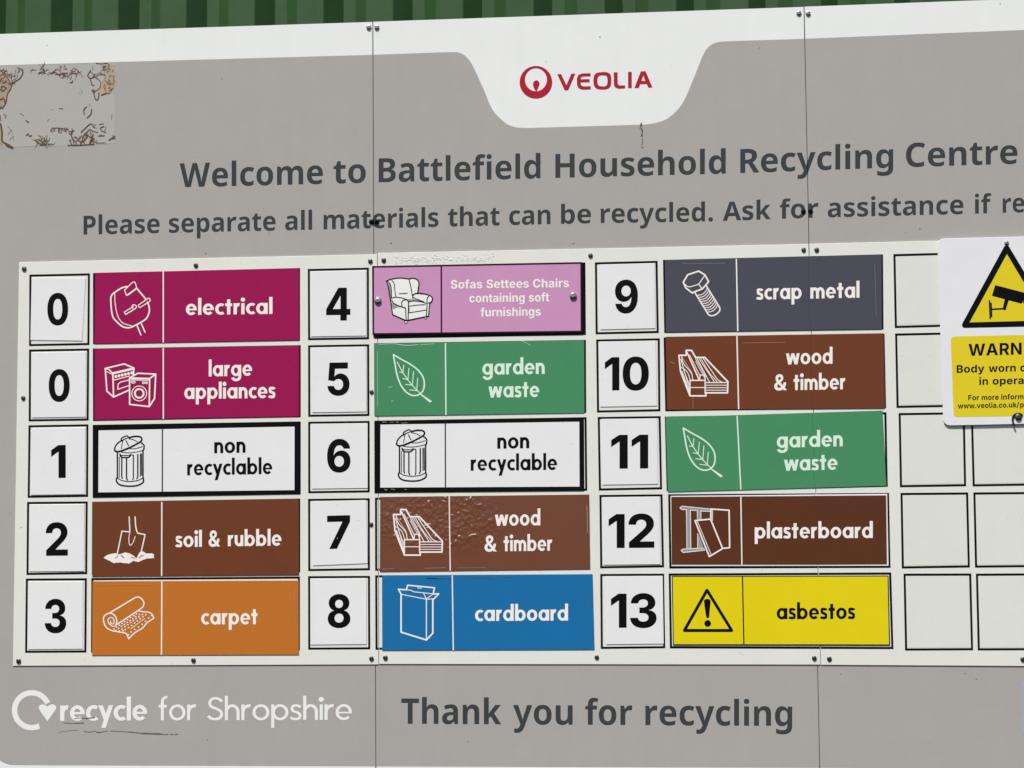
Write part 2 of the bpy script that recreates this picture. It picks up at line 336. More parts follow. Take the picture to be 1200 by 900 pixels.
ARIA = """
&|676|283 -11,207 -11*,97 44*,38 136*,38 192,38 236*,71 302*,132 357*,173 384,316 478,332 488*,355 512*,368 540*,368 555,368 578*,335 612*,303 612,283 612*,252 596*,235 567*,235 548,235 524*,259 478*,301 426*,328 395,674 0,511 0,224 319,195 352*,139 422*,102 502*,102 549,102 602*,152 687*,242 737*,302 737,361 737*,446 689*,492 611*,492 563,492 529*,468 469*,425 418*,395 396,247 289,219 269*,189 228*,189 200,189 173*,214 135*,259 114*,289 114,328 114*,403 149*,465 214*,502 303*,502 357,631 357,631 291*,602 183*,549 102*,514 76,473 51,433 19*,331 -11*
.|269|135 -10,98 -10*,47 40*,47 77,47 114*,98 164*,135 164,172 164*,223 114*,223 77,223 40*,172 -10*
/|393|381 762,146 -109,12 -109,246 762
0|687|344 -10,248 -10*,114 79*,42 245*,42 363,42 481*,114 648*,249 737*,344 737,439 737*,574 648*,646 481*,646 363,646 245*,574 79*,439 -10*;344 127,386 127*,444 182*,475 288*,475 363,475 440*,444 546*,386 601*,344 601,302 601*,243 546*,213 440*,213 363,213 288*,243 182*,302 127*
1|439|380 728,380 0,214 0,214 582,209 582,45 468,45 616,206 728
2|636|56 0,56 120,319 355,350 384*,393 432*,416 479*,416 507,416 538*,388 582*,341 606*,310 606,278 606*,231 581*,205 533*,205 499,47 499,47 572*,113 679*,232 737*,311 737,392 737*,511 682*,577 584*,577 519,577 478*,545 398*,460 299*,382 230,287 140,287 135,586 135,586 0
3|654|326 -10,244 -10*,117 46*,45 146*,44 210,212 210,212 185*,243 148*,294 127*,326 127,359 127*,409 150*,438 191*,438 218,438 245*,407 287*,351 310*,312 310,242 310,242 430,312 430,345 430*,396 453*,425 493*,425 520,425 546*,400 584*,356 606*,327 606,297 606*,248 585*,219 546*,218 520,58 520,59 584*,129 682*,251 737*,328 737,405 737*,521 683*,586 589*,586 530,586 469*,507 389*,445 379,445 373,500 367*,574 321*,612 251*,612 206,612 143*,539 45*,410 -10*
4|686|46 124,46 254,347 728,461 728,461 549,394 549,212 262,212 256,644 256,644 124;396 0,396 163,400 221,400 728,556 728,556 0
5|631|312 -10,234 -10*,112 47*,42 146*,40 210,203 210,203 183*,233 142*,282 120*,312 120,346 120*,398 150*,428 204*,428 240,428 277*,398 332*,345 363*,310 363,278 363*,220 335*,205 312,57 339,90 728,547 728,547 592,227 592,210 416,214 416,232 445*,312 483*,362 483,411 483*,494 448*,555 384*,589 297*,589 245,589 171*,520 56*,395 -10*
6|659|340 -10,281 -10*,174 28*,90 113*,42 250*,42 350,42 440*,84 584*,164 684*,275 737*,344 737,418 737*,533 679*,602 581*,609 520,445 520,437 556*,382 595*,344 595,298 595*,237 541*,206 443*,206 375,210 375,226 408*,282 454*,354 479*,394 479,459 479*,560 419*,617 313*,617 246,617 170*,547 55*,422 -10*;338 120,372 120*,425 152*,456 206*,456 241,456 275*,425 329*,373 361*,339 361,314 361*,271 342*,239 309*,222 266*,222 240,222 207*,252 152*,305 120*
7|586|83 0,380 587,380 592,33 592,33 728,553 728,553 591,255 0
8|661|330 -10,246 -10*,116 44*,42 137*,42 196,42 241*,84 317*,157 368*,203 375,203 380,143 392*,68 482*,68 541,68 598*,136 686*,254 737*,330 737,406 737*,525 686*,593 598*,593 541,593 481*,517 392*,458 380,458 375,503 368*,576 317*,619 241*,619 196,619 137*,545 44*,414 -10*;330 110,364 110*,416 135*,445 181*,445 210,445 239*,415 285*,363 311*,330 311,297 311*,246 285*,216 240*,216 210,216 181*,245 136*,296 110*;330 431,359 431*,404 454*,430 496*,430 523,430 550*,404 590*,359 613*,330 613,301 613*,256 590*,231 550*,231 523,231 496*,256 454*,301 431*
9|659|315 -11,241 -11*,126 48*,57 147*,50 208,214 208,222 172*,276 131*,315 131,361 131*,422 186*,453 285*,453 352,448 352,433 320*,377 274*,305 249*,265 249,200 249*,99 309*,42 415*,42 482,42 558*,112 674*,237 739*,320 739,378 739*,485 700*,568 616*,617 478*,617 378,617 287*,575 143*,495 42*,384 -11*;320 367,345 367*,388 386*,420 419*,437 462*,437 488,437 521*,407 576*,355 608*,321 608,287 608*,234 576*,203 521*,203 487,203 453*,234 398*,286 367*
A|756|24 0,270 728,479 728,732 0,556 0,445 338,423 410*,379 579*,355 675,390 675,367 579*,326 409*,305 338,199 0;183 163,183 286,573 286,573 163
B|663|62 0,62 728,356 728,437 728*,545 680*,599 596*,599 542,599 499*,564 435*,505 393*,466 385,466 377,508 376*,582 333*,627 255*,627 202,627 144*,570 52*,458 0*,376 0;221 129,342 129,405 129*,463 178*,463 218,463 248*,435 293*,382 318*,346 318,221 318;221 424,331 424,362 424*,410 446*,438 486*,438 514,438 552*,383 600*,334 600,221 600
C|741|384 -10,287 -10*,133 78*,44 245*,44 363,44 483*,134 650*,288 737*,384 737,447 737*,556 702*,639 635*,692 538*,700 476,540 476,535 504*,509 549*,470 581*,418 597*,388 597,332 597*,250 542*,205 438*,205 363,205 287*,251 183*,332 130*,387 130,417 130*,469 147*,509 178*,536 223*,541 252,701 252,695 202*,648 109*,567 34*,455 -10*
F|586|62 0,62 728,547 728,547 597,221 597,221 401,515 401,515 273,221 273,221 0
G|751|389 -10,286 -10*,131 81*,44 248*,44 363,44 481*,135 649*,290 737*,386 737,448 737*,555 702*,638 636*,690 546*,698 492,537 492,530 517*,504 556*,466 583*,418 597*,388 597,334 597*,251 543*,205 439*,205 365,205 290*,250 185*,333 130*,390 130,441 130*,514 166*,552 232*,552 277,584 273,399 273,399 391,705 391,705 298,705 202*,624 64*,481 -10*
I|482|34 0,34 130,162 130,162 597,34 597,34 728,448 728,448 597,320 597,320 130,448 130,448 0
N|764|62 0,62 728,238 728,457 375,475 345*,512 277*,549 195*,568 142,553 142,549 183*,543 277*,539 364*,539 394,539 728,701 728,701 0,525 0,326 321,302 360*,262 432*,221 518*,192 577,211 577,215 525*,221 427*,224 347*,224 321,224 0
R|659|62 0,62 728,352 728,434 728*,551 669*,614 561*,614 489,614 416*,550 311*,431 256*,348 256,156 256,156 383,321 383,364 383*,422 406*,450 453*,450 489,450 525*,422 573*,364 598*,320 598,221 598,221 0;465 0,288 332,458 332,640 0
S|657|335 -10,246 -10*,114 44*,41 151*,39 232,192 232,195 195*,231 147*,293 122*,333 122,371 122*,427 144*,458 184*,458 209,458 233*,430 265*,376 288*,336 297,257 316,164 339*,58 435*,58 516,58 582*,130 682*,255 737*,336 737,418 737*,540 681*,607 582*,608 516,456 516,452 559*,389 605*,335 605,298 605*,247 585*,221 549*,221 526,221 501*,251 468*,303 446*,334 439,399 423,447 412*,528 376*,586 324*,618 254*,618 209,618 141*,551 43*,424 -10*
W|1046|218 0,24 728,197 728,277 384,287 338*,304 231*,321 123*,329 75,300 75,310 123*,327 231*,346 338*,357 384,441 728,605 728,688 384,700 338*,719 231*,737 123*,746 75,716 75,725 123*,741 231*,759 338*,769 384,848 728,1023 728,827 0,647 0,555 358,539 422*,517 573*,503 651,543 651,527 575*,508 426*,491 358,399 0
a|584|213 -10,160 -10*,78 26*,32 98*,32 152,32 198*,64 260*,122 298*,196 317*,236 321,283 326*,341 334*,368 352*,368 370,368 372,368 394*,349 424*,313 439*,287 439,260 439*,221 424*,195 396*,190 379,47 400,60 448*,125 516*,224 553*,287 553,334 553*,419 531*,485 485*,524 416*,524 369,524 0,376 0,376 76,372 76,358 50*,313 11*,252 -10*;258 97,290 97*,340 122*,369 167*,369 195,369 251,362 247*,338 239*,308 234*,278 229*,266 227,240 224*,201 206*,180 178*,180 158,180 138*,201 111*,235 97*
c|591|308 -10,224 -10*,103 60*,38 187*,38 271,38 355*,103 482*,224 553*,308 553,358 553*,442 527*,506 478*,547 409*,554 366,409 341,405 362*,388 395*,363 419*,330 431*,309 431,273 431*,223 392*,197 320*,197 271,197 223*,223 151*,273 111*,309 111,330 111*,363 124*,389 148*,406 183*,410 205,555 180,548 135*,507 65*,443 16*,358 -10*
d|633|259 -9,197 -9*,96 55*,38 181*,38 272,38 366*,99 491*,199 553*,258 553,303 553*,365 522*,403 476*,413 453,417 453,417 728,573 728,573 0,420 0,420 88,413 88,403 65*,363 21*,302 -9*;309 115,344 115*,394 154*,421 225*,421 272,421 320*,395 391*,345 429*,309 429,273 429*,223 389*,198 319*,198 272,198 226*,224 155*,273 115*
e|598|310 -10,225 -10*,103 58*,38 184*,38 270,38 355*,103 482*,222 553*,303 553,358 553*,452 518*,523 448*,562 344*,562 275,562 233,98 233,98 328,487 328,414 304,414 345*,389 405*,340 437*,304 437,268 437*,218 404*,192 347*,192 309,192 242,192 197*,222 136*,276 105*,312 105,337 105*,377 119*,406 146*,413 166,554 141,540 95*,474 27*,374 -10*
f|403|372 546,372 428,10 428,10 546;104 0,104 583,104 643*,151 722*,233 762*,285 762,320 762*,380 751*,394 746,367 630,358 633*,332 638*,318 638,286 638*,260 607*,260 580,260 0
g|635|306 -216,237 -216*,133 -181*,69 -119*,57 -78,192 -45,198 -60*,226 -87*,272 -105*,305 -105,360 -105*,421 -55*,421 -3,421 96,409 96,399 73*,361 33*,301 8*,259 8,198 8*,98 65*,38 183*,38 274,38 367*,99 491*,199 553*,259 553,304 553*,366 522*,405 476*,415 453,421 453,421 546,575 546,575 8,575 -67*,506 -166*,385 -216*;309 124,345 124*,395 160*,421 227*,421 274,421 321*,395 391*,345 429*,309 429,273 429*,224 390*,198 320*,198 274,198 228*,224 161*,273 124*
h|628|216 314,216 0,60 0,60 728,213 728,213 409,201 409,222 476*,309 553*,379 553,436 553*,521 503*,568 410*,568 347,568 0,412 0,412 319,412 368*,361 423*,317 423,287 423*,242 397*,216 349*
i|276|60 0,60 546,216 546,216 0;138 614,103 614*,54 660*,54 692,54 725*,103 770*,138 770,172 770*,221 725*,221 692,221 660*,172 614*
k|585|201 154,201 341,224 341,394 546,573 546,340 270,301 270;60 0,60 728,216 728,216 0;400 0,244 235,347 346,582 0
l|314|229 -3,142 -3*,60 70*,60 145,60 728,216 728,216 165,216 140*,234 118*,256 118,267 118*,279 120*,284 121,308 9,297 5*,255 -3*
m|918|60 0,60 546,204 546,212 408,201 408,214 459*,264 524*,330 554*,367 554,426 554*,498 479*,516 398,498 398,511 452*,567 521*,642 554*,684 554,734 554*,813 510*,858 427*,858 368,858 0,702 0,702 336,702 380*,655 425*,620 425,593 425*,555 402*,534 360*,534 333,534 0,384 0,384 339,384 379*,339 425*,302 425,278 425*,238 402*,216 359*,216 328,216 0
n|628|216 314,216 0,60 0,60 546,207 546,210 409,201 409,222 476*,309 553*,379 553,436 553*,521 503*,568 410*,568 347,568 0,412 0,412 319,412 368*,361 423*,317 423,287 423*,242 397*,216 349*
o|616|308 -10,224 -10*,103 60*,38 187*,38 271,38 355*,103 482*,224 553*,308 553,392 553*,512 482*,578 355*,578 271,578 187*,512 60*,392 -10*;308 111,344 111*,394 152*,419 225*,419 271,419 319*,394 391*,344 431*,308 431,271 431*,222 391*,197 319*,197 271,197 225*,222 152*,271 111*
p|633|60 -204,60 546,214 546,214 453,220 453,231 476*,269 522*,330 553*,375 553,435 553*,535 491*,595 366*,595 272,595 181*,537 55*,437 -9*,374 -9,331 -9*,270 21*,231 65*,220 88,216 88,216 -204;324 115,360 115*,410 155*,435 226*,435 272,435 319*,410 389*,361 429*,324 429,289 429*,239 391*,213 320*,213 272,213 225*,239 154*,289 115*
r|412|60 0,60 546,211 546,211 449,217 449,232 501*,302 553*,347 553,359 553*,385 550*,395 548,395 410,384 414*,346 418*,330 418,297 418*,245 389*,216 339*,216 306,216 0
s|566|282 -10,215 -10*,111 28*,45 101*,36 152,181 176,191 139*,243 102*,287 102,327 102*,372 131*,372 154,372 174*,338 200*,303 207,208 226,129 242*,50 320*,50 382,50 435*,108 512*,212 553*,283 553,349 553*,447 517*,506 450*,516 405,378 382,370 409*,323 443*,286 443,252 443*,205 415*,205 391,205 372*,235 345*,272 338,373 318,453 302*,531 230*,531 171,531 116*,467 35*,355 -10*
t|373|340 546,340 428,10 428,10 546;84 676,240 676,240 163,240 138*,262 115*,287 115,296 115*,326 119*,334 121,355 6,329 -2*,279 -8*,256 -8,172 -8*,84 73*,84 149
u|628|248 -7,192 -7*,107 43*,60 136*,60 199,60 546,216 546,216 227,216 178*,266 123*,311 123,341 123*,386 148*,412 198*,412 232,412 546,568 546,568 0,421 0,418 137,426 137,405 69*,318 -7*
v|606|213 0,13 546,179 546,266 269,283 216*,308 106*,321 46,289 46,302 106*,326 215*,343 269,429 546,592 546,392 0
w|855|172 0,12 546,176 546,220 350,232 295*,260 167*,271 90,254 90,267 166*,297 294*,310 350,357 546,499 546,544 350,557 294*,587 166*,600 90,583 90,595 166*,621 294*,633 350,677 546,843 546,682 0,523 0,464 205,455 235*,438 312*,422 391*,414 424,440 424,432 391*,416 312*,399 235*,390 205,331 0
y|608|57 -193,92 -77,112 -82,142 -89*,188 -83*,214 -53*,216 -28,218 -1,13 546,179 546,266 269,283 215*,303 106*,317 46,282 46,295 106*,322 216*,339 269,432 546,595 546,364 -62,348 -106*,295 -172*,215 -208*,158 -208,128 -208*,74 -199*
"""

# ------------------------------------------------------------------ lettering
def load_font(s):
    o = {}
    for ln in s.strip('\n').split('\n'):
        ch, adv, cs = ln[0], *ln[2:].split('|')
        co = []
        for c in cs.split(';'):
            pts = []
            for q in c.split(','):
                a, b = q.rstrip('*').split(' '); pts.append((int(a), int(b), not q.endswith('*')))
            q = []
            for i, (x, y, on) in enumerate(pts):
                q.append((x, y, on)); X, Y, O = pts[(i + 1) % len(pts)]
                if not on and not O: q.append(((x + X) / 2, (y + Y) / 2, True))
            st = next(i for i, p in enumerate(q) if p[2]); q = q[st:] + q[:st]; poly = []; i = 0
            while i < len(q):
                a, b = q[i], q[(i + 1) % len(q)]; poly.append((a[0], a[1]))
                if not b[2]:
                    c2 = q[(i + 2) % len(q)]
                    for k in range(1, 5):
                        t = k / 5; poly.append(((1 - t) ** 2 * a[0] + 2 * t * (1 - t) * b[0] + t * t * c2[0], (1 - t) ** 2 * a[1] + 2 * t * (1 - t) * b[1] + t * t * c2[1]))
                    i += 2
                else: i += 1
            co.append(poly)
        o[ch] = (int(adv), co)
    return o
def ell(cx, cy, rx, ry, a0, a1, n=18): return [(cx + rx * cos(R(a0 + (a1 - a0) * i / n)), cy + ry * sin(R(a0 + (a1 - a0) * i / n))) for i in range(n + 1)]
def rib(cx, cy, RX, RY, rx, ry, a0, a1, n=16): return ccw(ell(cx, cy, RX, RY, a0, a1, n) + ell(cx, cy, rx, ry, a1, a0, n))
def ring(cx, cy, RX, RY, rx, ry): return [ell(cx, cy, RX, RY, 0, 360, 32)[:-1], ell(cx, cy, rx, ry, 360, 0, 32)[:-1]]
def rc(x0, y0, x1, y1): return [(x0, y0), (x1, y0), (x1, y1), (x0, y1)]
def geo_font(w, t, A=1.56, sb=.09):
    """round geometric alphabet; x-height 1, stem w, thin t"""
    g = {}
    def put(c, width, *cs): g[c] = (width + sb, [ccw(c_) if not isinstance(c_, tuple) else list(c_) for c_ in cs])
    rx, ry = .475, .515
    def bowl(cx): return ring(cx, .5, rx, ry, rx - w, ry - t)
    def add(c, width, cs): g[c] = (width + sb, cs)
    add('o', .97, ring(.485, .5, .485, ry, .485 - w, ry - t))
    e = .985
    add('a', e, bowl(rx) + [rc(e - w, 0, e, 1)])
    add('d', e, bowl(rx) + [rc(e - w, 0, e, A)])
    add('b', e, bowl(e - rx) + [rc(0, 0, w, A)])
    add('p', e, bowl(e - rx) + [rc(0, -.5, w, 1)])
    add('g', e, bowl(rx) + [rc(e - w, -.05, e, 1), rib(.49, -.06, e - .49, .42, e - .49 - w, .42 - t, 195, 360)])
    add('c', .74, [rib(.49, .5, .49, ry, .49 - w, ry - t, 52, 308, 24)])
    g['e'] = (.92 + sb, [rib(.465, .5, .465, ry, .465 - w * .95, ry - t, -9, 318, 26), rc(w * .8, .42, .915, .42 + t * .62)])
    add('r', .53, [rc(0, 0, w, 1), rib(.44, .56, .42, .455, .42 - w, .455 - t * 1.2, 76, 180, 8)])
    arch = lambda x, W_: [rib(x + W_ / 2, .54, W_ / 2, .475, W_ / 2 - w, .475 - t * 1.12, 0, 180, 14), rc(x + W_ - w, 0, x + W_, .545)]
    add('n', .84, [rc(0, 0, w, 1)] + arch(0, .84))
    add('h', .84, [rc(0, 0, w, A)] + arch(0, .84))
    add('m', 1.62 - w, [rc(0, 0, w, 1)] + arch(0, .81) + arch(.81 - w, .81))
    add('u', .84, [[(.84 - x, 1 - y) for x, y in c] for c in [rc(0, 0, w, 1)] + arch(0, .84)])
    add('i', w, [rc(0, 0, w, 1), disc(w / 2, 1.32, .1 + w * .32, 14)])
    add('l', w, [rc(0, 0, w, A)])
    add('t', .30 + w, [rc(.15, 0, .15 + w, 1.36), rc(0, 1 - t * 1.1, .30 + w, 1)])
    add('f', .34 + w, [rc(.13, 0, .13 + w, 1.24), rib(.13 + .36, 1.2, .36, .37, .36 - w, .37 - t, 85, 180, 8), rc(0, 1 - t * 1.1, .30 + w, 1)])
    sw = (w + t) / 2 * .92; hs = sw / 2
    def ribbon(pts, sw):
        L_, R_ = [], []
        for i, p in enumerate(pts):
            a, b = pts[max(0, i - 1)], pts[min(len(pts) - 1, i + 1)]; d = math.hypot(b[0] - a[0], b[1] - a[1])
            nx, ny = -(b[1] - a[1]) / d * sw / 2, (b[0] - a[0]) / d * sw / 2
            L_.append((p[0] + nx, p[1] + ny)); R_.append((p[0] - nx, p[1] - ny))
        return [ccw([L_[i], L_[i + 1], R_[i + 1], R_[i]]) for i in range(len(pts) - 1)] 
    def S_(W_, H_, sw):
        hs = sw / 2
        return curve([(W_ * .97 - hs * .5, H_ * .80), (W_ * .80, H_ * .93 - hs * .6), (W_ * .52, H_ + .015 - hs), (W_ * .24, H_ * .93 - hs * .5), (hs + .03, H_ * .74),
                      (W_ * .26, H_ * .58), (W_ * .52, H_ * .51), (W_ * .80, H_ * .41), (W_ - hs, H_ * .26), (W_ * .78, H_ * .06 + hs * .6), (W_ * .46, hs - .015), (W_ * .18, H_ * .06 + hs * .6), (hs * .35, H_ * .19)], 4)
    add('s', .64, ribbon(S_(.64, 1, sw), sw))
    add('S', .88, ribbon(S_(.88, 1.47, sw * 1.05), sw * 1.05))
    par = lambda xt, xb, yt, yb, ww: [(xb - ww / 2, yb), (xb + ww / 2, yb), (xt + ww / 2, yt), (xt - ww / 2, yt)]
    k = w * 1.06
    W_ = 1.36; q = -.05
    add('w', W_ - .09, [par(q + k / 2, q + .37, 1, 0, k), par(q + W_ / 2, q + .37, 1, 0, k * .96), par(q + W_ / 2, q + W_ - .37, 1, 0, k * .96), par(q + W_ - k / 2, q + W_ - .37, 1, 0, k)])
    add('y', .94 - .11, [par(q + k / 2, q + .49, 1, .06, k), par(q + .94 - k / 2, q + .33, 1, -.47, k)])
    return g
_tc = {}
def glyph(fid, font, ch):
    if (fid, ch) not in _tc: _tc[fid, ch] = tri(font[ch][1])
    return _tc[fid, ch]
def clip(poly, side):
    out = []
    for a, b in zip(poly, poly[1:] + poly[:1]):
        sa, sb_ = side(a), side(b)
        if sa >= 0: out.append(a)
        if (sa >= 0) != (sb_ >= 0):
            t = sa / (sa - sb_); out.append((a[0] + (b[0] - a[0]) * t, a[1] + (b[1] - a[1]) * t))
    return out
def text(fid, s, p0, p1, size, h, m, parent, space=300, name='lettering', clips=None, track=0, fit=True, lean=0):
    """write s from p0 to p1 (its first and last ink on the baseline); size = picture height of 1 font unit"""
    font = FONTS[fid]; x = 0; lay = []; lo = None; hi = 0
    for ch in s:
        if ch == ' ': x += space; continue
        a, cs = font[ch]
        xs = [q[0] for c in cs for q in c]
        if lo is None: lo = x + min(xs)
        hi = x + max(xs); lay.append((ch, x)); x += a + track
    kx = 1 / (hi - lo); V, F = [], []
    for ch, gx in lay:
        v, f = glyph(fid, font, ch)
        pt = []
        for a, b in v:
            t = (gx + a - lo) * kx
            pt.append((p0[0] + (p1[0] - p0[0]) * t + lean * b * size, p0[1] + (p1[1] - p0[1]) * t - b * size))
        if clips:
            for tr_ in f:
                poly = [pt[i] for i in tr_]
                for c in clips:
                    poly = clip(poly, c) if poly else poly
                if len(poly) >= 3:
                    k = len(V); V += poly; F.append(tuple(range(k, k + len(poly))))
        else:
            k = len(V); V += pt; F += [tuple(k + i for i in q) for q in f]
    if not F: return None
    V = [P(a, b, h) for a, b in V]
    return link(name, V, front(V, F), m, parent)
FONTS = {'H': load_font(HEAD), 'A': load_font(ARIA), 'F': geo_font(.28, .235, A=1.53, sb=.125), 'R': geo_font(.27, .23), 'L': geo_font(.175, .165, sb=.10)}
FONTS['F']['&'] = (.0, [])
_a = FONTS['A']['&']; FONTS['F']['&'] = (1.42, [[(x / 505, y / 505) for x, y in c] for c in _a[1]])

# ------------------------------------------------------------------ screws
def screw(x, y, h, d, m, parent, name='screw', dome=.40, sock=.38):
    """pan head with a socket; d in picture pixels"""
    c = P(x, y, h); r = (P(x + d / 2, y, h) - c).length; n = 16
    prof = [(1, 0), (1, .16), (.93, dome), (.75, dome * 1.35), (.5, dome * 1.55), (sock, dome * 1.6), (sock * .9, dome * .75), (0, dome * .7)]
    V, F = [], []
    for k, (pr, ph) in enumerate(prof[:-1]):
        for i in range(n):
            a = 2 * pi * i / n; rr = r * pr
            if k >= 5: rr *= 1 if i % 3 else .86
            V.append(Vector((c.x + rr * cos(a), c.y - r * ph, c.z + rr * sin(a))))
    V.append(Vector((c.x, c.y - r * prof[-1][1], c.z)))
    for k in range(len(prof) - 2):
        for i in range(n):
            j = (i + 1) % n; F.append((k * n + i, k * n + j, (k + 1) * n + j, (k + 1) * n + i))
    for i in range(n): F.append(((len(prof) - 2) * n + i, (len(prof) - 2) * n + (i + 1) % n, len(V) - 1))
    return link(name, V, front(V, F), m, parent, smooth=False)

# ------------------------------------------------------------------ corrugated wall
def wall():
    hc, depth = -.034, .050
    xa = P(60, 20, hc).x; xb = P(793, 12, hc).x; pitch = (xb - xa) / 9
    root = thing('corrugated_wall', 'dark green box-profile steel wall rising behind the white top edge of the sign', 'wall', (0, .06, .1))
    prof = []
    cr, fr, fl = .395, .235, .195                     # shares of the pitch: crown, flank
    for k in range(-9, 18):
        x = xa + k * pitch                # right edge of a crown
        prof += [(x - cr * pitch, hc), (x - cr * pitch + .0025, hc - .0 + .0012), (x - .0025, hc + .0012), (x, hc), (x + fr * pitch, hc - depth), (x + (1 - cr - fl) * pitch, hc - depth)]
    V, F = [], []
    zs = [.1, 1.4, 2.6, 3.6]
    for x, h in prof:
        for z in zs: V.append(Vector((x, -h, z)))
    m_ = len(zs)
    for i in range(len(prof) - 1):
        for j in range(m_ - 1): F.append((i * m_ + j, (i + 1) * m_ + j, (i + 1) * m_ + j + 1, i * m_ + j + 1))
    link('profiled_sheet', V, front(V, F), 'wall', root)
wall()

# ------------------------------------------------------------------ the big sign: three boards side by side
seam1 = lambda p: 436.9 + (p[1] - 25) * .0041      # x of the first joint at height y
seam2 = lambda p: 942.3 + (p[1] - 7) * .0205
GAP = .4
left_of = lambda s: (lambda p: (s(p) - GAP) - p[0])
right_of = lambda s: (lambda p: p[0] - (s(p) + GAP))
clipsets = [[left_of(seam1)], [right_of(seam1), left_of(seam2)], [right_of(seam2)]]
def j(s, y, d): return (s((0, y)) + d * GAP, y)
b0 = thing('sign_board', 'left board of the big grey sign, with torn brown glue marks in its top corner', 'sign board', P(215, 450, -.002), 'boards of the big welcome sign')
b1 = thing('sign_board', 'middle board of the big grey sign, carrying the red logo in its white tab', 'sign board', P(690, 450, -.002), 'boards of the big welcome sign')
b2 = thing('sign_board', 'right board of the big grey sign, behind the yellow camera warning', 'sign board', P(1100, 450, -.002), 'boards of the big welcome sign')
BO = [b0, b1, b2]
slab('panel', [(-70, 42.0), j(seam1, 25.6, -1), j(seam1, 990, -1), (-90, 990)], -.004, 0, 'white', b0, edge='edge')
slab('panel', [j(seam1, 25.4, 1), j(seam2, 8.0, -1), j(seam2, 990, -1), j(seam1, 990, 1)], -.004, 0, 'white', b1, edge='edge')
slab('panel', [j(seam2, 7.7, 1), (1330, -6.5), (1360, 990), j(seam2, 990, 1)], -.004, 0, 'white', b2, edge='edge')
HP = .0003
arc = [(17 - 30 * cos(R(a)), 866.5 + 30 * sin(R(a))) for a in range(0, 91, 10)]
sheet('printed_field', [ccw([(-13, 76.8), j(seam1, 64.2, -1), j(seam1, 897.9, -1)] + arc[::-1])], HP, 'grey', b0)
tab = [(520, 61.2)] + curve([(535, 61.0), (544, 64.5), (553, 75.3), (566.7, 104.7), (577.3, 128.7), (590.7, 142.8), (601, 148.2), (614, 149.9), (630, 149.6)], 4) + \
      curve([(690, 147.9), (745, 146.2), (760, 145.4), (774, 142.4), (786, 136.2), (800, 120.7), (812, 94), (822.7, 67.3), (829.3, 56), (840, 49.6), (858, 48.2)], 4)
sheet('printed_field', [ccw([j(seam1, 64.2, 1)] + tab + [j(seam2, 45.4, -1), j(seam2, 899.6, -1), j(seam1, 897.9, 1)])], HP, 'grey', b1)
sheet('printed_field', [ccw([j(seam2, 45.4, 1), (1320, 30.2), (1350, 903), j(seam2, 899.6, 1)])], HP, 'grey', b2)

def interp(tab_, x):
    for (x0, y0), (x1, y1) in zip(tab_, tab_[1:]):
        if x <= x1 or (x1, y1) == tab_[-1]: return y0 + (y1 - y0) * (x - x0) / (x1 - x0)
base1 = [(211, 219.3), (378, 215.3), (428, 213.9), (633, 208.8), (850, 203.3), (1020, 197), (1192, 191.6)]
base2 = [(98, 274.8), (320, 270), (513, 265.6), (692, 261.4), (835, 259.2), (903, 256.6), (959, 254.8), (1129, 250.6), (1300, 245.5)]
base3 = [(470, 848), (930, 850.6)]
HT = .0006
def headline(words, tab_, cap):
    for w, x0, x1 in words:
        for k in range(3):
            if k == 0 and x0 > 445 or k == 1 and (x1 < 430 or x0 > 965) or k == 2 and x1 < 940: continue
            text('H', w, (x0, interp(tab_, x0)), (x1, interp(tab_, x1)), cap / 714, HT, 'ink', BO[k], clips=clipsets[k])
headline([('Welcome', 210.4, 378.3), ('to', 390.8, 428.6), ('Battlefield', 443.8, 633.3), ('Household', 650.8, 850.4), ('Recycling', 867.5, 1046.7), ('Centre', 1061.7, 1192.3)], base1, 27.9)
headline([('Please', 97.9, 187), ('separate', 197.9, 322.9), ('all', 334.2, 365.8), ('materials', 379.2, 513.8), ('that', 525, 585.4), ('can', 596.7, 645), ('be', 657.5, 692.5),
          ('recycled.', 704, 835.4), ('Ask', 847, 903), ('for', 913.8, 959), ('assistance', 970, 1129), ('if', 1142.5, 1161.7), ('required', 1175, 1290)], base2, 21.9)
headline([('Thank', 470.3, 587.3), ('you', 601.2, 671), ('for', 685.7, 741), ('recycling', 756.3, 928.3)], base3, 29.5)
# recycling mark and its words
lc = (37.3, 832.3)
loop = ccw([(lc[0] + 23.4 * cos(R(a)), lc[1] + 23.6 * sin(R(a))) for a in range(66, 340, 6)] + [(lc[0] + 17.0 * cos(R(a)), lc[1] + 17.2 * sin(R(a))) for a in range(338, 60, -6)])
heart = [(55.6, 845.2)] + curve([(49.5, 836.8), (45.6, 830.5), (46.4, 826.9), (50, 825.6), (53.6, 826.6), (55.6, 828.0), (58, 826.2), (61.8, 825.4), (65.2, 827.1), (65.6, 830.6), (61.6, 836.8)], 3)
sheet('logo', [loop, ccw(heart)], HT, 'offwhite', b0)
text('R', 'recycle', (70.5, 844.8), (172.4, 844.2), 18.0, HT, 'offwhite', b0)
text('L', 'for', (186, 844.2), (230, 844.0), 18.3, HT, 'offwhite', b0)
text('L', 'Shropshire', (242.6, 844), (412.4, 843.7), 18.3, HT, 'offwhite', b0)
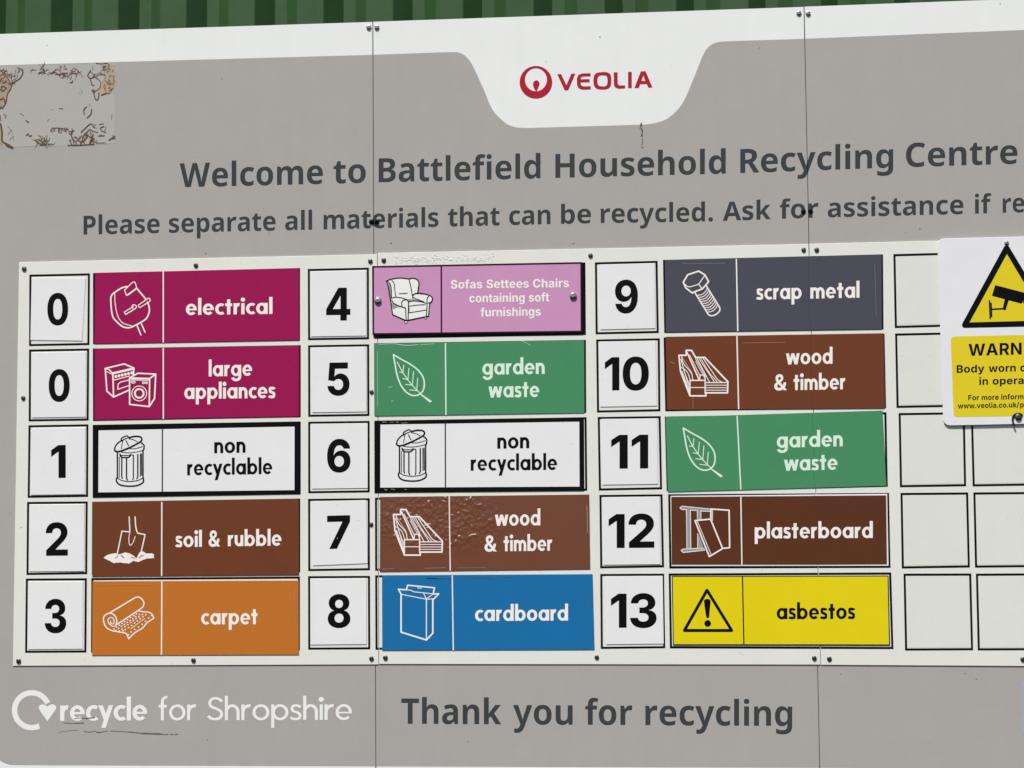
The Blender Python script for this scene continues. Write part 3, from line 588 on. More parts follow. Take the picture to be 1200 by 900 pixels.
# red company mark in the tab
v = crop(540, 30, 3.75)
ringo = ell(628, 96.3, 19.1, 19.1, 0, 360, 40)[:-1]; ringi = ell(628, 93.3, 12.9, 13.6, 360, 0, 40)[:-1]
drop = curve(v(331, 288, 320, 270, 317, 256, 322, 245, 332, 240, 342, 245, 346, 256, 341, 270), 3, True)
sheet('logo', [ringo, ringi, ccw(drop)], HT, 'red', b1)
VL = [ccw(v(424, 213, 441, 213, 464, 262, 486, 211, 503, 211, 472, 283, 456, 284)),
      ccw(v(570, 209, 570, 222, 538, 223, 529, 226, 526, 236, 566, 235, 566, 248, 526, 249, 528, 262, 538, 267, 571, 266, 571, 280, 535, 281, 518, 275, 511, 262, 510, 232, 517, 216, 534, 210)),
      ccw(v(672, 205, 689, 205, 689, 252, 692, 260, 700, 263, 722, 262, 722, 275, 695, 277, 680, 272, 673, 262)),
      ccw(v(735, 203, 751, 203, 751, 274, 735, 274)),
      ccw(v(791, 201, 812, 200, 842, 271, 824, 272, 817, 256, 788, 257, 782, 273, 763, 274))]
for l_ in VL: sheet('letter', [l_], HT, 'red', b1)
sheet('letter', [ccw(curve(v(583, 243, 585, 222, 595, 209, 612, 205, 636, 204, 652, 209, 660, 222, 661, 243, 659, 263, 650, 275, 634, 280, 610, 280, 594, 275, 585, 263), 2, True)),
      ccw(curve(v(600, 243, 602, 227, 610, 219, 625, 218, 637, 219, 643, 227, 645, 243, 643, 258, 636, 266, 622, 267, 609, 265, 602, 258), 2, True))[::-1]], HT, 'red', b1)
# white counter of the A is cut by laying the sheet's own white back in
sheet('letter_counter', [ccw(v(794, 243, 811, 243, 802, 220))], HT + .0002, 'white', b1)
for x, y, d, k, m in ((432.2, 32, 6.2, 0, 'steel'), (441.6, 32.1, 6.2, 1, 'steel'), (936.1, 15.4, 6.2, 1, 'steel'), (946.9, 15.8, 6.2, 2, 'steel'),
                      (435.3, 260, 6, 0, 'bolt'), (441.7, 260, 6, 1, 'bolt'), (941.4, 247.6, 5.8, 1, 'bolt'), (949.9, 247.2, 5.6, 2, 'bolt')):
    screw(x, y, 0, d, m, BO[k], sock=.34)
# scuffs, drips and chips on the boards
rnd = random.Random(7)
q = crop(0, 790, 5.714)
sheet('scratch', strokes([q(497, 298, 530, 294, .7), q(530, 294, 575, 296, .9), q(575, 296, 632, 291, 1.3), q(425, 326, 500, 329, .6), q(500, 329, 560, 326, 1.0),
      q(395, 388, 470, 377, .35), q(470, 377, 520, 374, .35), q(560, 384, 605, 388, .6), q(605, 388, 640, 380, .5), q(645, 388, 668, 390, 1.1), q(668, 390, 720, 379, .5),
      q(735, 380, 860, 386, .5), q(860, 386, 950, 396, .9), q(950, 396, 1070, 400, 1.7), q(1070, 400, 1090, 402, 1.2), q(1100, 404, 1125, 403, .8), q(1140, 402, 1158, 403, 1.0), q(1170, 403, 1192, 401, .8)], .8), HT + .0003, 'scuff_and_glint', b0)
q = crop(735, 140, 22.5)
sheet('drip_mark', strokes([q(335, 240, 365, 90, 1.0), q(365, 90, 392, 180, 1.2), q(382, 250, 388, 275, 2.0), q(400, 300, 388, 390, 1.2), q(384, 400, 386, 430, 2.2), q(398, 500, 398, 640, .9), q(398, 640, 375, 680, .8), q(397, 730, 400, 733, 1.8)], 1), HT + .0003, 'scuff_and_glint', b1)
for x, y, r_, k in ((458, 285, 1.3, 1), (671.7, 285.4, 1.2, 1), (243, 867, .7, 0), (985, 790, .8, 2), (1131, 789, .7, 2), (1144, 796, .8, 2), (241, 297, 1.0, 0), (12, 602, .6, 0), (703, 43, .9, 1),
                   (212, 272, .9, 0), (548, 869, .7, 1), (260, 92, .8, 0), (1172, 4, .8, 2), (55, 53, .6, 0), (1078, 268, 1, 2), (356, 846, .6, 0), (1090, 870, .6, 2), (890, 56, .7, 1), (640, 72, .5, 1)):
    sheet('chip', [ccw([(x + r_ * cos(a) * rnd.uniform(.5, 1.1), y + r_ * sin(a) * rnd.uniform(.5, 1.2)) for a in [i * pi / 4 for i in range(8)]])], HT + .0003, 'scuff_and_glint', BO[k])

# torn sticker ghost with its brown glue
g1 = crop(0, 70, 8); g0 = crop(0, 0, 8); g2 = crop(0, 90, 8)
def ragged(p, a):
    o = []
    for (x0, y0), (x1, y1) in zip(p, p[1:] + p[:1]):
        for k in range(6):
            t = k / 6; o.append((x0 + (x1 - x0) * t + rnd.uniform(-a, a), y0 + (y1 - y0) * t + rnd.uniform(-a, a)))
    return o
sheet('glue_patch', [ccw(ragged([(-13, 78), (30, 76.9), (80, 76), (133, 74.6), (134.6, 90), (134, 110), (135, 130), (134.4, 150), (135, 168), (110, 169.5), (60, 171.6), (25, 172), (-13, 173)], .45))], HT, 'gluepale', b0)
tan_ = [g0(-100, 640, -20, 640, 20, 660, 40, 700, 90, 745, 105, 790, 80, 850, 70, 890, 40, 960, 30, 1010, -100, 1050), g2(-100, 440, 5, 440, 20, 600, 30, 640, -100, 660),
        g0(960, 600, 1070, 600, 1080, 700, 1075, 800, 1055, 850, 1010, 880, 960, 878, 930, 900, 915, 870, 940, 800, 970, 740, 990, 690, 985, 640),
        ]
for p in tan_: sheet('glue_patch', [ccw(ragged(p, .5))], HT + .0003, 'glue', b0)
vein = []
def branch(x, y, a, L_, w, spread=.7, depth=0):
    pts = [(x, y)]
    for _ in range(max(2, int(L_ / 1.5))):
        a += rnd.uniform(-spread, spread); x += 1.5 * cos(a); y += 1.5 * sin(a); pts.append((x, y))
        if depth < 3 and rnd.random() < .33: branch(x, y, a + rnd.choice((-1, 1)) * rnd.uniform(.5, 1.2), L_ * .5, w * .72, spread, depth + 1)
    vein.append(pts + [w])
def net(x0, y0, x1, y1, n, w):
    """cracked net: short links between scattered points"""
    ps = [(rnd.uniform(x0, x1), rnd.uniform(y0, y1)) for _ in range(n)]
    for i, a in enumerate(ps):
        near = sorted(ps, key=lambda b: (a[0] - b[0]) ** 2 + (a[1] - b[1]) ** 2)[1:3]
        for b in near:
            mx = ((a[0] + b[0]) / 2 + rnd.uniform(-.7, .7), (a[1] + b[1]) / 2 + rnd.uniform(-.7, .7)); vein.append([a, mx, b, w * rnd.uniform(.6, 1.4)])
net(-8, 79, 8, 120, 85, .8); net(3, 80, 24, 100, 22, .35); net(-6, 112, 3, 128, 18, .8)
vein += [curve(g0(0, 660, 40, 690, 80, 745, 100, 790)) + [1.1], curve(g0(210, 650, 212, 690, 180, 740, 120, 780, 95, 840, 70, 880, 55, 960, 20, 1020)) + [1.3], curve(g0(165, 635, 200, 650, 212, 690)) + [.9],
         curve(g0(50, 690, 100, 700, 140, 720)) + [.5], curve(g0(100, 690, 110, 760)) + [.5], curve(g0(150, 650, 130, 720, 150, 700)) + [.4], curve(g0(60, 650, 70, 700)) + [.5],
         curve(g2(5, 440, 18, 520, 20, 600, 60, 628, 115, 660)) + [2.0], curve(g2(60, 640, 115, 665)) + [2.6], curve(g2(0, 360, 8, 410)) + [1.0], curve(g2(35, 350, 55, 365, 50, 385)) + [.9],
         curve(g2(70, 460, 100, 500, 120, 540, 125, 600)) + [.3], curve(g2(75, 540, 110, 495)) + [.4], curve(g2(90, 590, 118, 560)) + [.35]]
# upper middle fringe
for k in range(16):
    x = 38 + 55 * rnd.random(); branch(x, 82 + rnd.uniform(-2, 4), rnd.uniform(-1, 1) + rnd.choice((0, pi)), 5 + 3 * rnd.random(), .6)
for k in range(7): branch(52 + 38 * rnd.random(), 86 + rnd.uniform(-1, 2), rnd.choice((0, pi)), 7, 1.0, .5)
vein += [curve(g0(655, 770, 675, 772, 680, 755)) + [1.2], curve(g0(640, 720, 655, 728)) + [.6], curve(g0(700, 735, 710, 745)) + [.5]]
# upper right corner
vein += [curve(g0(900, 592, 950, 598, 1000, 592, 1025, 610)) + [.9], curve(g0(950, 600, 965, 640, 990, 660, 1010, 640, 1025, 610)) + [.6], curve(g0(868, 620, 870, 660)) + [.5],
         curve(g0(850, 660, 822, 710, 845, 740, 860, 790, 880, 800)) + [1.2], curve(g0(822, 710, 850, 735, 890, 725, 940, 765, 935, 820, 900, 850, 875, 840)) + [.9],
         curve(g0(845, 670, 880, 700, 905, 715, 920, 700, 960, 700)) + [.7], curve(g0(905, 715, 900, 730)) + [.6], curve(g0(865, 845, 880, 880, 895, 930, 915, 935, 925, 900, 925, 870)) + [1.4], curve(g0(868, 850, 885, 860)) + [2.6],
         curve(g0(955, 890, 1000, 872)) + [1.8], curve(g0(1010, 880, 1030, 870)) + [.9], curve(g0(1035, 860, 1050, 830)) + [.7]]
net(121, 76, 133.5, 108, 70, .3); net(106, 76, 124, 92, 10, .4)
# middle flecks
vein += [curve(g2(810, 280, 785, 310, 790, 350)) + [1.3], curve(g2(858, 305, 850, 350, 815, 385)) + [1.3], curve(g2(835, 250, 842, 275)) + [.5], curve(g2(550, 296, 590, 298)) + [.7], curve(g2(460, 395, 440, 420)) + [.4],
         curve(g2(245, 410, 265, 425)) + [1.4], curve(g2(245, 550, 265, 535, 275, 555, 295, 548)) + [1.2], curve(g2(190, 340, 225, 365)) + [.4], curve(g2(1050, 350, 1045, 400)) + [.5],
         curve(g2(760, 125, 770, 150)) + [.5], curve(g2(745, 150, 752, 165)) + [.4], curve(g2(480, 305, 500, 308)) + [.3]]
# lower middle little bush, fringe, right thicket
for a in (-2.6, -2.1, -1.7, -1.3, -.9, -.5): branch(49.5, 170, a, 9, .7, .3, 1)
vein += [curve(g2(335, 595, 350, 620, 395, 630)) + [.8], curve(g2(370, 640, 410, 640, 435, 630)) + [.8], curve(g2(465, 570, 455, 600, 430, 612)) + [.6]]
for k in range(11): branch(61 + 1.8 * k, 149 + rnd.uniform(0, 1), pi / 2 + rnd.uniform(-.3, .3), 5 + rnd.uniform(-1, 2), .6, .5, 2)
vein += [curve(g2(490, 490, 540, 480, 640, 490)) + [.6]]
for x, a, L_ in ((84, -2.3, 7), (87, -2.0, 13), (90, -1.7, 17), (94, -1.5, 22), (94, -1.1, 16), (99, -1.6, 8), (105, -1.5, 10), (105, -1.0, 9)): branch(x, 169, a, L_, 1.1, .35, 1)
vein += [curve(g2(635, 640, 740, 640, 880, 630)) + [1.0], curve(g2(760, 520, 800, 480, 850, 440, 880, 470)) + [1.1], curve(g2(930, 445, 970, 440)) + [.7], curve(g2(975, 465, 940, 480, 960, 510, 990, 520)) + [1.0],
         curve(g2(920, 555, 980, 550)) + [.8], curve(g2(1020, 595, 1075, 555)) + [1.3], curve(g2(1045, 580, 1078, 575)) + [1.0], curve(g2(820, 545, 850, 570, 870, 550)) + [1.0], curve(g2(900, 620, 990, 618)) + [.6]]
for k in range(9): branch(rnd.uniform(108, 132), rnd.uniform(146, 168), rnd.uniform(0, 6.3), 4, .55, .6, 2)
vein = [v_ for v_ in vein if len(v_) > 2]
scatter_print('glue_residue', vein, .8, HT + .0006, 'gluedark', b0)

# ------------------------------------------------------------------ table sheets screwed over the sign
ts1 = lambda p: 442.3 + (p[1] - 297) * .0035; ts2 = lambda p: 948.0 + (p[1] - 290) * .0285
def k_(s, y, d): return (s((0, y)) + d * .4, y)
t0 = thing('table_sheet', 'left white sheet with black ruled boxes, holding numbers 0 to 8', 'sign sheet', P(230, 540, .0015), 'white ruled sheets screwed to the sign')
t1 = thing('table_sheet', 'middle white sheet with black ruled boxes, pale glue beads on its top edge', 'sign sheet', P(690, 540, .0015), 'white ruled sheets screwed to the sign')
t2 = thing('table_sheet', 'right white sheet whose ruled boxes are mostly empty', 'sign sheet', P(1100, 540, .0015), 'white ruled sheets screwed to the sign')
TS = [t0, t1, t2]; TB, TF = .0008, .0028
slab('panel', [(22.3, 307.3), k_(ts1, 298.0, -1), k_(ts1, 778.7, -1), (15.0, 780.4)], TB, TF, 'table', t0)
slab('panel', [k_(ts1, 296.6, 1), k_(ts2, 286.0, -1), k_(ts2, 779.0, -1), k_(ts1, 778.2, 1)], TB, TF, 'table', t1)
slab('panel', [k_(ts2, 285.8, 1), (1330, 276.5), (1345, 781.5), k_(ts2, 779.2, 1)], TB, TF, 'table', t2)
cells0 = [[(34.4, 321.8), (105.4, 320.3), (104.8, 404.3), (34.0, 405.6)], [(34.0, 409.6), (104.5, 408.4), (103.9, 492.8), (33.6, 493.8)],
          [(33.4, 498.4), (103.6, 497.2), (103.2, 582.2), (32.4, 583.4)], [(31.7, 588.2), (102.8, 587.6), (102.2, 672.8), (31.0, 673.8)], [(30.3, 678.0), (101.8, 677.6), (101.2, 764.6), (29.4, 765.0)]]
cells1 = [[(360.7, 315.2), (432.3, 313.6), (432.5, 397.6), (361.0, 398.6)], [(361.0, 404.6), (432.6, 403.4), (432.9, 487.4), (361.2, 488.4)],
          [(361.1, 494.2), (433.1, 493.2), (433.3, 577.0), (361.2, 578.0)], [(361.0, 584.6), (433.3, 583.8), (433.5, 668.2), (361.2, 669.2)], [(361.0, 675.2), (433.6, 674.8), (433.9, 760.9), (361.2, 761.3)]]
cells2 = [[(697.1, 307.4), (770.6, 305.6), (772.0, 390.2), (698.0, 391.8)], [(698.6, 397.8), (773.2, 396.4), (773.9, 482.0), (699.6, 483.4)],
          [(700.4, 488.6), (774.2, 487.6), (775.9, 573.4), (701.8, 574.8)], [(702.4, 580.0), (776.4, 579.2), (778.2, 664.8), (703.4, 666.0)], [(703.4, 672.6), (778.2, 672.2), (779.6, 759.6), (704.0, 760.4)]]
cells3 = [[(1046.9, 297.8), (1136, 295.4), (1138, 382.0), (1048.6, 384.4)], [(1048.9, 390.8), (1137, 389.0), (1139, 476.4), (1050.6, 478.0)],
          [(1053.0, 484.0), (1130.6, 483.0), (1132.2, 569.8), (1054.6, 571.0)], [(1055.2, 577.6), (1134.6, 577.0), (1136.6, 665.0), (1056.8, 666.2)], [(1058.8, 672.2), (1138.2, 672.0), (1140.4, 762.0), (1060.6, 762.4)]]
cells4 = [[(1144, 295), (1244, 292), (1246, 380), (1146, 382)], [(1140, 389.0), (1244, 386.8), (1246, 474), (1141, 476.2)],
          [(1137.6, 483.0), (1246, 481.6), (1248, 568.4), (1139.8, 570.0)], [(1140.6, 577.0), (1248, 576.2), (1250, 664.2), (1142.6, 665.2)], [(1143.6, 672.2), (1250, 671.6), (1252, 761.8), (1145.8, 762.2)]]
bars0 = [[(109.0, 320.0), (351.6, 314.0), (351.6, 399.2), (109.0, 403.4)], [(108.8, 408.4), (352.4, 404.4), (352.4, 488.8), (109.0, 493.4)],
         [(108.6, 498.0), (352.4, 494.0), (352.4, 579.2), (108.6, 583.2)], [(108.0, 588.0), (351.8, 584.2), (351.8, 670.6), (107.6, 673.4)], [(107.0, 677.4), (351.4, 675.6), (351.4, 762.2), (106.6, 764.6)]]
bars1 = [[(438.2, 313.4), (686.0, 307.6), (686.6, 392.4), (438.4, 397.0)], [(438.4, 402.2), (686.6, 398.2), (687.0, 483.8), (438.8, 487.6)],
         [(438.6, 493.4), (687.4, 488.8), (688.2, 575.0), (438.8, 577.8)], [(439.4, 583.2), (688.6, 580.4), (689.4, 666.8), (439.6, 668.8)], [(439.6, 674.2), (692.6, 672.8), (693.8, 760.6), (440.0, 761.4)]]
bars2 = [[(776.9, 304.6), (1034.8, 298.0), (1035.4, 386.0), (778.4, 390.2)], [(777.6, 395.4), (1036.6, 391.2), (1038.4, 478.0), (779.6, 482.0)],
         [(779.0, 488.2), (1038.8, 483.0), (1040.4, 570.4), (781.2, 575.6)], [(783.0, 579.2), (1041.8, 577.6), (1043.6, 665.4), (784.4, 666.2)], [(783.6, 672.0), (1044.4, 670.8), (1047.0, 760.6), (785.0, 759.8)]]
def cellframe(q, w, par, clp=None):
    c = frame_pts(q, w); fi = frame_pts(q, w)[1]
    v, f = tri(c)
    if clp:
        V, F = [], []
        for t in f:
            poly = [v[i] for i in t]
            for s in clp: poly = clip(poly, s) if poly else poly
            if len(poly) > 2: k = len(V); V += poly; F.append(tuple(range(k, k + len(poly))))
        v, f = V, F
        if not f: return
    V = [P(x, y, TF + .0003) for x, y in v]; link('box_outline', V, front(V, f), 'black', par)
for q in cells0 + cells1 + bars0: cellframe(q, 2.45, t0)
for q in bars1: cellframe(q, 2.45, t0, [lambda p: ts1(p) - .6 - p[0]]); cellframe(q, 2.45, t1, [lambda p: p[0] - ts1(p) - .6])
for q in cells2: cellframe(q, 2.5, t1)
for q in bars2: cellframe(q, 2.55, t1, [lambda p: ts2(p) - .6 - p[0]]); cellframe(q, 2.55, t2, [lambda p: p[0] - ts2(p) - .6])
for q in cells3 + cells4: cellframe(q, 2.55, t2)
for q in cells3 + cells4:
    i = [(q[0][0] + 3.4, q[0][1] + 3.4), (q[1][0] - 3.4, q[1][1] + 3.4), (q[2][0] - 3.4, q[2][1] - 3.4), (q[3][0] + 3.4, q[3][1] - 3.4)]
    sheet('box_fill', [ccw(i)], TF + .0003, 'cell', t2)
for x, y, k, d in ((28.4, 315, 0, 5.6), (229.6, 310.9, 0, 5.4), (434, 306, 0, 5.6), (27.3, 466.4, 0, 5.2), (435.5, 459.3, 0, 5.0), (435, 614.4, 0, 5.2), (21.9, 774.6, 0, 5.8), (226.7, 773.6, 0, 5.6),
                   (435.3, 771.6, 0, 5.6), (449.7, 304.8, 1, 5.6), (692, 299.4, 1, 5.6), (941.7, 292.7, 1, 5.6), (451.6, 770.6, 1, 5.8), (699.3, 770.1, 1, 5.4), (954.2, 771.2, 1, 5.8),
                   (957, 292.6, 2, 5.8), (971.8, 771.9, 2, 5.8), (1198.6, 772.5, 2, 6)):
    screw(x, y, TF, d, 'dsteel', TS[k], sock=.42)
sheet('chip', [disc(24.6, 618.2, .8)], TF + .0003, 'scuff_and_glint', t0)
# beads of old glue along the top of the middle sheet
bead = []
for k in range(150):
    x = 462 + 118 * rnd.random() ** 1.1; y = 297.5 + rnd.gauss(6.8, 2.4) - (x - 460) * .02
    top = 296.4 - (x - 443) * .021
    if not top + 2.5 < y < top + 13: continue
    a = rnd.uniform(-.9, .9); l = rnd.uniform(.5, 2.6)
    bead.append([(x, y), (x + l * cos(a), y + l * sin(a) * .7), (x + l * 1.5 * cos(a + .8), y + l * sin(a + .8)), rnd.uniform(.35, .9)])
scatter_print('glue_bead', bead, .6, TF + .0006, 'chip', t1)

# ------------------------------------------------------------------ number plates
NB, NF = TF + .0002, TF + .0016
plates = [('0', [(37.0, 325.4), (100.4, 326.0), (96.2, 399.4), (35.6, 398.6)], (55.5, 381.0), (79.8, 380.6), 37.6, 'tilted white plate with black 0 left of the electrical sign, top left of the table'),
 ('0', [(37.3, 413.2), (100.9, 412.2), (100.6, 488.6), (37.6, 489.4)], (57.1, 470.6), (81.6, 470.2), 37.9, 'straight white plate with black 0 left of the large appliances sign'),
 ('1', [(36.9, 501.7), (99.9, 501.2), (99.4, 579.2), (36.0, 580.0)], (59.9, 560.2), (77.0, 559.9), 39, 'white plate with black numeral 1 beside the left rubbish bin sign'),
 ('2', [(35.2, 591.6), (98.7, 591.0), (98.3, 669.3), (34.3, 669.8)], (53.6, 651.3), (79.5, 651), 39.2, 'white plate with black numeral 2 beside the soil and rubble sign'),
 ('3', [(33.6, 681.6), (97.2, 681.4), (97.0, 760.4), (33.0, 761.0)], (52.4, 741.6), (77.6, 741.4), 39.8, 'white plate with black numeral 3 beside the orange carpet sign'),
 ('4', [(363.6, 318.2), (428.9, 317.0), (429.1, 393.4), (364.3, 394.4)], (382.2, 375.8), (410.6, 375.4), 38.9, 'white plate with black numeral 4 beside the pink sofa sign'),
 ('5', [(364.4, 407.2), (429.0, 406.4), (429.4, 482.4), (366.0, 483.4)], (383.8, 463.4), (409.6, 463), 38.9, 'white plate with black numeral 5 beside the left garden waste sign'),
 ('6', [(365.0, 496.7), (430.8, 496.1), (430.9, 572.0), (365.6, 572.8)], (383.3, 553.4), (410.7, 553.1), 39, 'white plate with black numeral 6 beside the right rubbish bin sign'),
 ('7', [(366.0, 587.4), (429.0, 586.0), (430.8, 660.2), (366.6, 662.8)], (383.3, 643.3), (410.2, 642.6), 39.4, 'slightly crooked white plate with black numeral 7 beside the shiny brown sign'),
 ('8', [(364.2, 678.2), (429.6, 677.8), (429.5, 755.0), (364.2, 755.6)], (384.0, 735.6), (410.6, 735.4), 39.4, 'white plate with black numeral 8 beside the blue cardboard sign'),
 ('9', [(702.5, 309.9), (767.2, 308.6), (768.0, 384.8), (703.6, 386.2)], (720.7, 367.0), (747.5, 366.5), 39, 'white plate with black numeral 9 beside the dark scrap metal sign'),
 ('10', [(702.6, 400.2), (768.4, 399.4), (769.8, 475.6), (703.6, 476.8)], (708.8, 457.6), (760.3, 457.0), 39.4, 'white plate with black number 10 beside the right wood and timber sign'),
 ('11', [(704.6, 491.0), (770.2, 490.2), (771.0, 567.2), (705.8, 568.2)], (716.2, 549.2), (759.6, 548.8), 40, 'white plate with black number 11 beside the right garden waste sign'),
 ('12', [(706.4, 582.8), (772.8, 582.2), (773.8, 661.2), (707.2, 662.0)], (713.2, 642.2), (766.8, 641.8), 40.2, 'white plate with black number 12 beside the plasterboard sign'),
 ('13', [(709.6, 675.4), (776.6, 675.0), (777.8, 754.4), (710.6, 755.2)], (716.0, 735.6), (769.4, 735.4), 40.4, 'white plate with black number 13 beside the yellow asbestos sign')]
for s, quad, a, b, hgt, lab in plates:
    cx = sum(p[0] for p in quad) / 4; cy = sum(p[1] for p in quad) / 4
    r_ = thing('number_plate', lab, 'number plate', P(cx, cy, NB), 'numbered white plates in the table')
    slab('plate', quad, NB, NF, 'plate', r_, ch=.0004)
    text('A', s, a, b, hgt / 737, NF + .0003, 'black', r_, name='numeral', track=-25 if len(s) > 1 else 0)

# ------------------------------------------------------------------ material signs
SB, SF = TF + .0005, TF + .0019
HS = SF + .0003
def msign(label, quad, body, div=None, divm='wink', groove=None, dw=1.5):
    cx = sum(p[0] for p in quad) / 4; cy = sum(p[1] for p in quad) / 4
    r_ = thing('material_sign', label, 'sign', P(cx, cy, SB), 'signs naming each kind of waste')
    slab('plate', quad, SB, SF, body, r_, ch=.0006, groove=groove)
    if div:
        (x0, y0), (x1, y1) = div
        sheet('divider', [ccw([(x0 - dw / 2, y0), (x0 + dw / 2, y0), (x1 + dw / 2, y1), (x1 - dw / 2, y1)])], HS, divm, r_)
    return r_
XH = 13.0
def lines(r_, items, m='wink', x=XH):
    for s, x0, y0, x1, y1 in items: text('F', s, (x0, y0), (x1, y1), x, HS, m, r_, space=.42)
# electrical
r_ = msign('magenta electrical sign with a white plug drawing, top left', [(111.4, 319.6), (350.4, 314.4), (350.6, 398.8), (110.4, 403.0)], 'magenta', ((191.3, 317.9), (191.3, 401.5)))
lines(r_, [('electrical', 217.8, 369.2, 319.3, 367.8)])
c = crop(110, 320, 11.25)
sheet('symbol', strokes([curve(c(440, 178, 370, 195, 290, 245, 230, 300, 225, 400, 245, 560, 300, 640, 380, 705, 450, 722, 500, 712)) + [1.7], curve(c(500, 712, 600, 660, 690, 600, 730, 510, 725, 430, 705, 385)) + [1.7],
      c(560, 195, 690, 350, 1.7), curve(c(275, 260, 280, 400, 310, 550, 360, 640, 420, 675, 500, 695)) + [1.0], curve(c(405, 225, 480, 150, 520, 118, 545, 130, 565, 195)) + [1.1],
      c(405, 225, 430, 295, 560, 200, 1.1), c(450, 288, 550, 212, 1.6), c(400, 515, 520, 440, 1.1), c(420, 545, 550, 465, 1.3), c(400, 515, 420, 545, 1.1), curve(c(500, 450, 515, 420, 550, 425, 562, 445, 550, 465)) + [1.1], c(505, 440, 520, 480, .8),
      c(590, 420, 700, 345, 1.1), c(605, 455, 720, 385, 1.1), curve(c(590, 420, 588, 440, 605, 455)) + [1.1], curve(c(690, 350, 715, 332, 738, 340, 738, 370, 700, 395)) + [1.1],
      c(565, 680, 620, 815, 1.5), c(620, 655, 675, 780, 1.5)], 1.3), HS, 'wink', r_)
# large appliances
r_ = msign('magenta large appliances sign with cooker and washing machine drawing', [(110.8, 408.8), (350.6, 405.2), (350.8, 488.2), (110.6, 492.4)], 'magenta', ((191.3, 407.6), (191.4, 491.0)))
lines(r_, [('large', 244.6, 441.2, 295.4, 440.2), ('appliances', 216, 467.6, 322.8, 466.4)])
c = crop(110, 410, 11.25)
kn = [c(290 + 42 * i, 352 - 10 * i)[0] for i in range(6)]
sheet('symbol', strokes([c(150, 245, 400, 185, 528, 240, 250, 305, 1.7), curve(c(150, 245, 200, 262, 250, 315)) + [1.5], c(250, 315, 528, 250, 1.7), c(150, 245, 172, 545, 260, 622, 250, 315, 1.7), c(165, 285, 245, 325, .9),
      c(528, 240, 520, 340, 1.7), c(260, 400, 470, 345, 1.1), c(260, 622, 465, 530, 1.7), c(465, 395, 350, 425, 320, 450, 315, 520, 465, 470, 1.1)]
      + [c(470, 370, 580, 308, 815, 320, 735, 378, 470, 370, 1.7), c(470, 370, 472, 718, 730, 748, 735, 378, 1.7), c(815, 320, 800, 640, 730, 748, 1.7), c(485, 398, 725, 403, .8), c(495, 385, 725, 388, .9),
      curve(c(490, 425, 515, 412, 545, 425, 520, 440), 4, True) + [1.0], curve(c(640, 433, 655, 420, 670, 433, 655, 446), 3, True) + [1.0], curve(c(680, 433, 692, 420, 706, 433, 692, 446), 3, True) + [1.0]]
      + [curve([c(598 + 98 * cos(a), 574 + 98 * sin(a))[0] for a in [i * pi / 6 for i in range(12)]], 2, True) + [1.0], curve([c(598 + 58 * cos(a), 574 + 58 * sin(a))[0] for a in [i * pi / 6 for i in range(12)]], 2, True) + [2.1]], 1.3)
      + [disc(x, y, 1.75, 10) for x, y in kn], HS, 'wink', r_)
# bins
def binsign(label, quad, inner, div, dx, dy, sc, words):
    r_ = msign(label, quad, 'black')
    sheet('face', [ccw(inner)], HS, 'plate', r_)
    (x0, y0), (x1, y1) = div
    sheet('divider', [ccw([(x0 - .7, y0), (x0 + .7, y0), (x1 + .7, y1), (x1 - .7, y1)])], HS + .0003, 'black', r_)
    for s, a, b, c_, d in words: text('F', s, (a, b), (c_, d), XH, HS + .0003, 'black', r_, space=.42)
    def c(*a): return [(120 + dx + (a[i] / 11.25) * sc, 500 + dy + (a[i + 1] / 11.25) * sc) for i in range(0, len(a) - 1, 2)] + list(a[len(a) // 2 * 2:])
    L_ = [curve(c(160, 310, 170, 260, 210, 210, 260, 180)) + [1.2], curve(c(350, 145, 430, 128, 500, 135, 520, 165, 505, 195, 430, 240, 330, 290, 230, 325, 175, 325, 158, 300)) + [1.5],
          curve(c(240, 318, 340, 278, 440, 232, 500, 195)) + [.8], curve(c(350, 160, 410, 172, 460, 200)) + [.7], c(265, 190, 250, 290, .7), c(310, 185, 345, 250, .9),
          curve(c(250, 185, 250, 155, 320, 120, 345, 145)) + [1.1], c(275, 170, 330, 150, .9), c(265, 190, 280, 165, .9),
          curve(c(510, 210, 548, 245, 545, 300, 530, 320)) + [1.3], curve(c(360, 290, 430, 290, 530, 262)) + [.7], curve(c(250, 335, 350, 345, 470, 330, 535, 310)) + [.7],
          c(197, 330, 197, 670, 1.3), c(535, 320, 535, 665, 1.3), curve(c(197, 670, 185, 690, 190, 730, 240, 770, 350, 785, 460, 775, 535, 735, 540, 690, 535, 665)) + [1.4], curve(c(200, 678, 260, 710, 360, 722, 470, 708, 532, 675)) + [.8],
          curve(c(230, 360, 250, 400, 340, 405, 375, 370)) + [1.2], c(235, 362, 250, 380, 355, 380, 375, 362, .8), c(380, 370, 408, 375, .8),
          c(222, 400, 222, 670, .7), c(255, 410, 255, 660, 262, 680, 1.2), c(318, 415, 318, 680, 330, 702, 1.2), c(408, 375, 408, 680, 400, 700, 1.0), c(466, 365, 466, 660, 455, 685, 1.2), c(500, 360, 500, 650, .9), c(515, 355, 517, 640, .9)]
    sheet('symbol', strokes([l[:-1] + [l[-1] * 1.3] for l in L_], 1), HS + .0003, 'black', r_)
    return r_
binsign('black-bordered white rubbish bin sign beside plate 1, in the left column', [(109.0, 497.8), (351.4, 493.8), (351.2, 578.8), (108.8, 583.0)], [(115.5, 504.4), (345.2, 499.9), (345.0, 574.3), (115.2, 577.0)], ((190.3, 503.0), (190.2, 576.2)), 0, 0, 1,
        [('non', 251, 531.2, 287.7, 530.4), ('recyclable', 219.3, 557.0, 319, 555.4)])
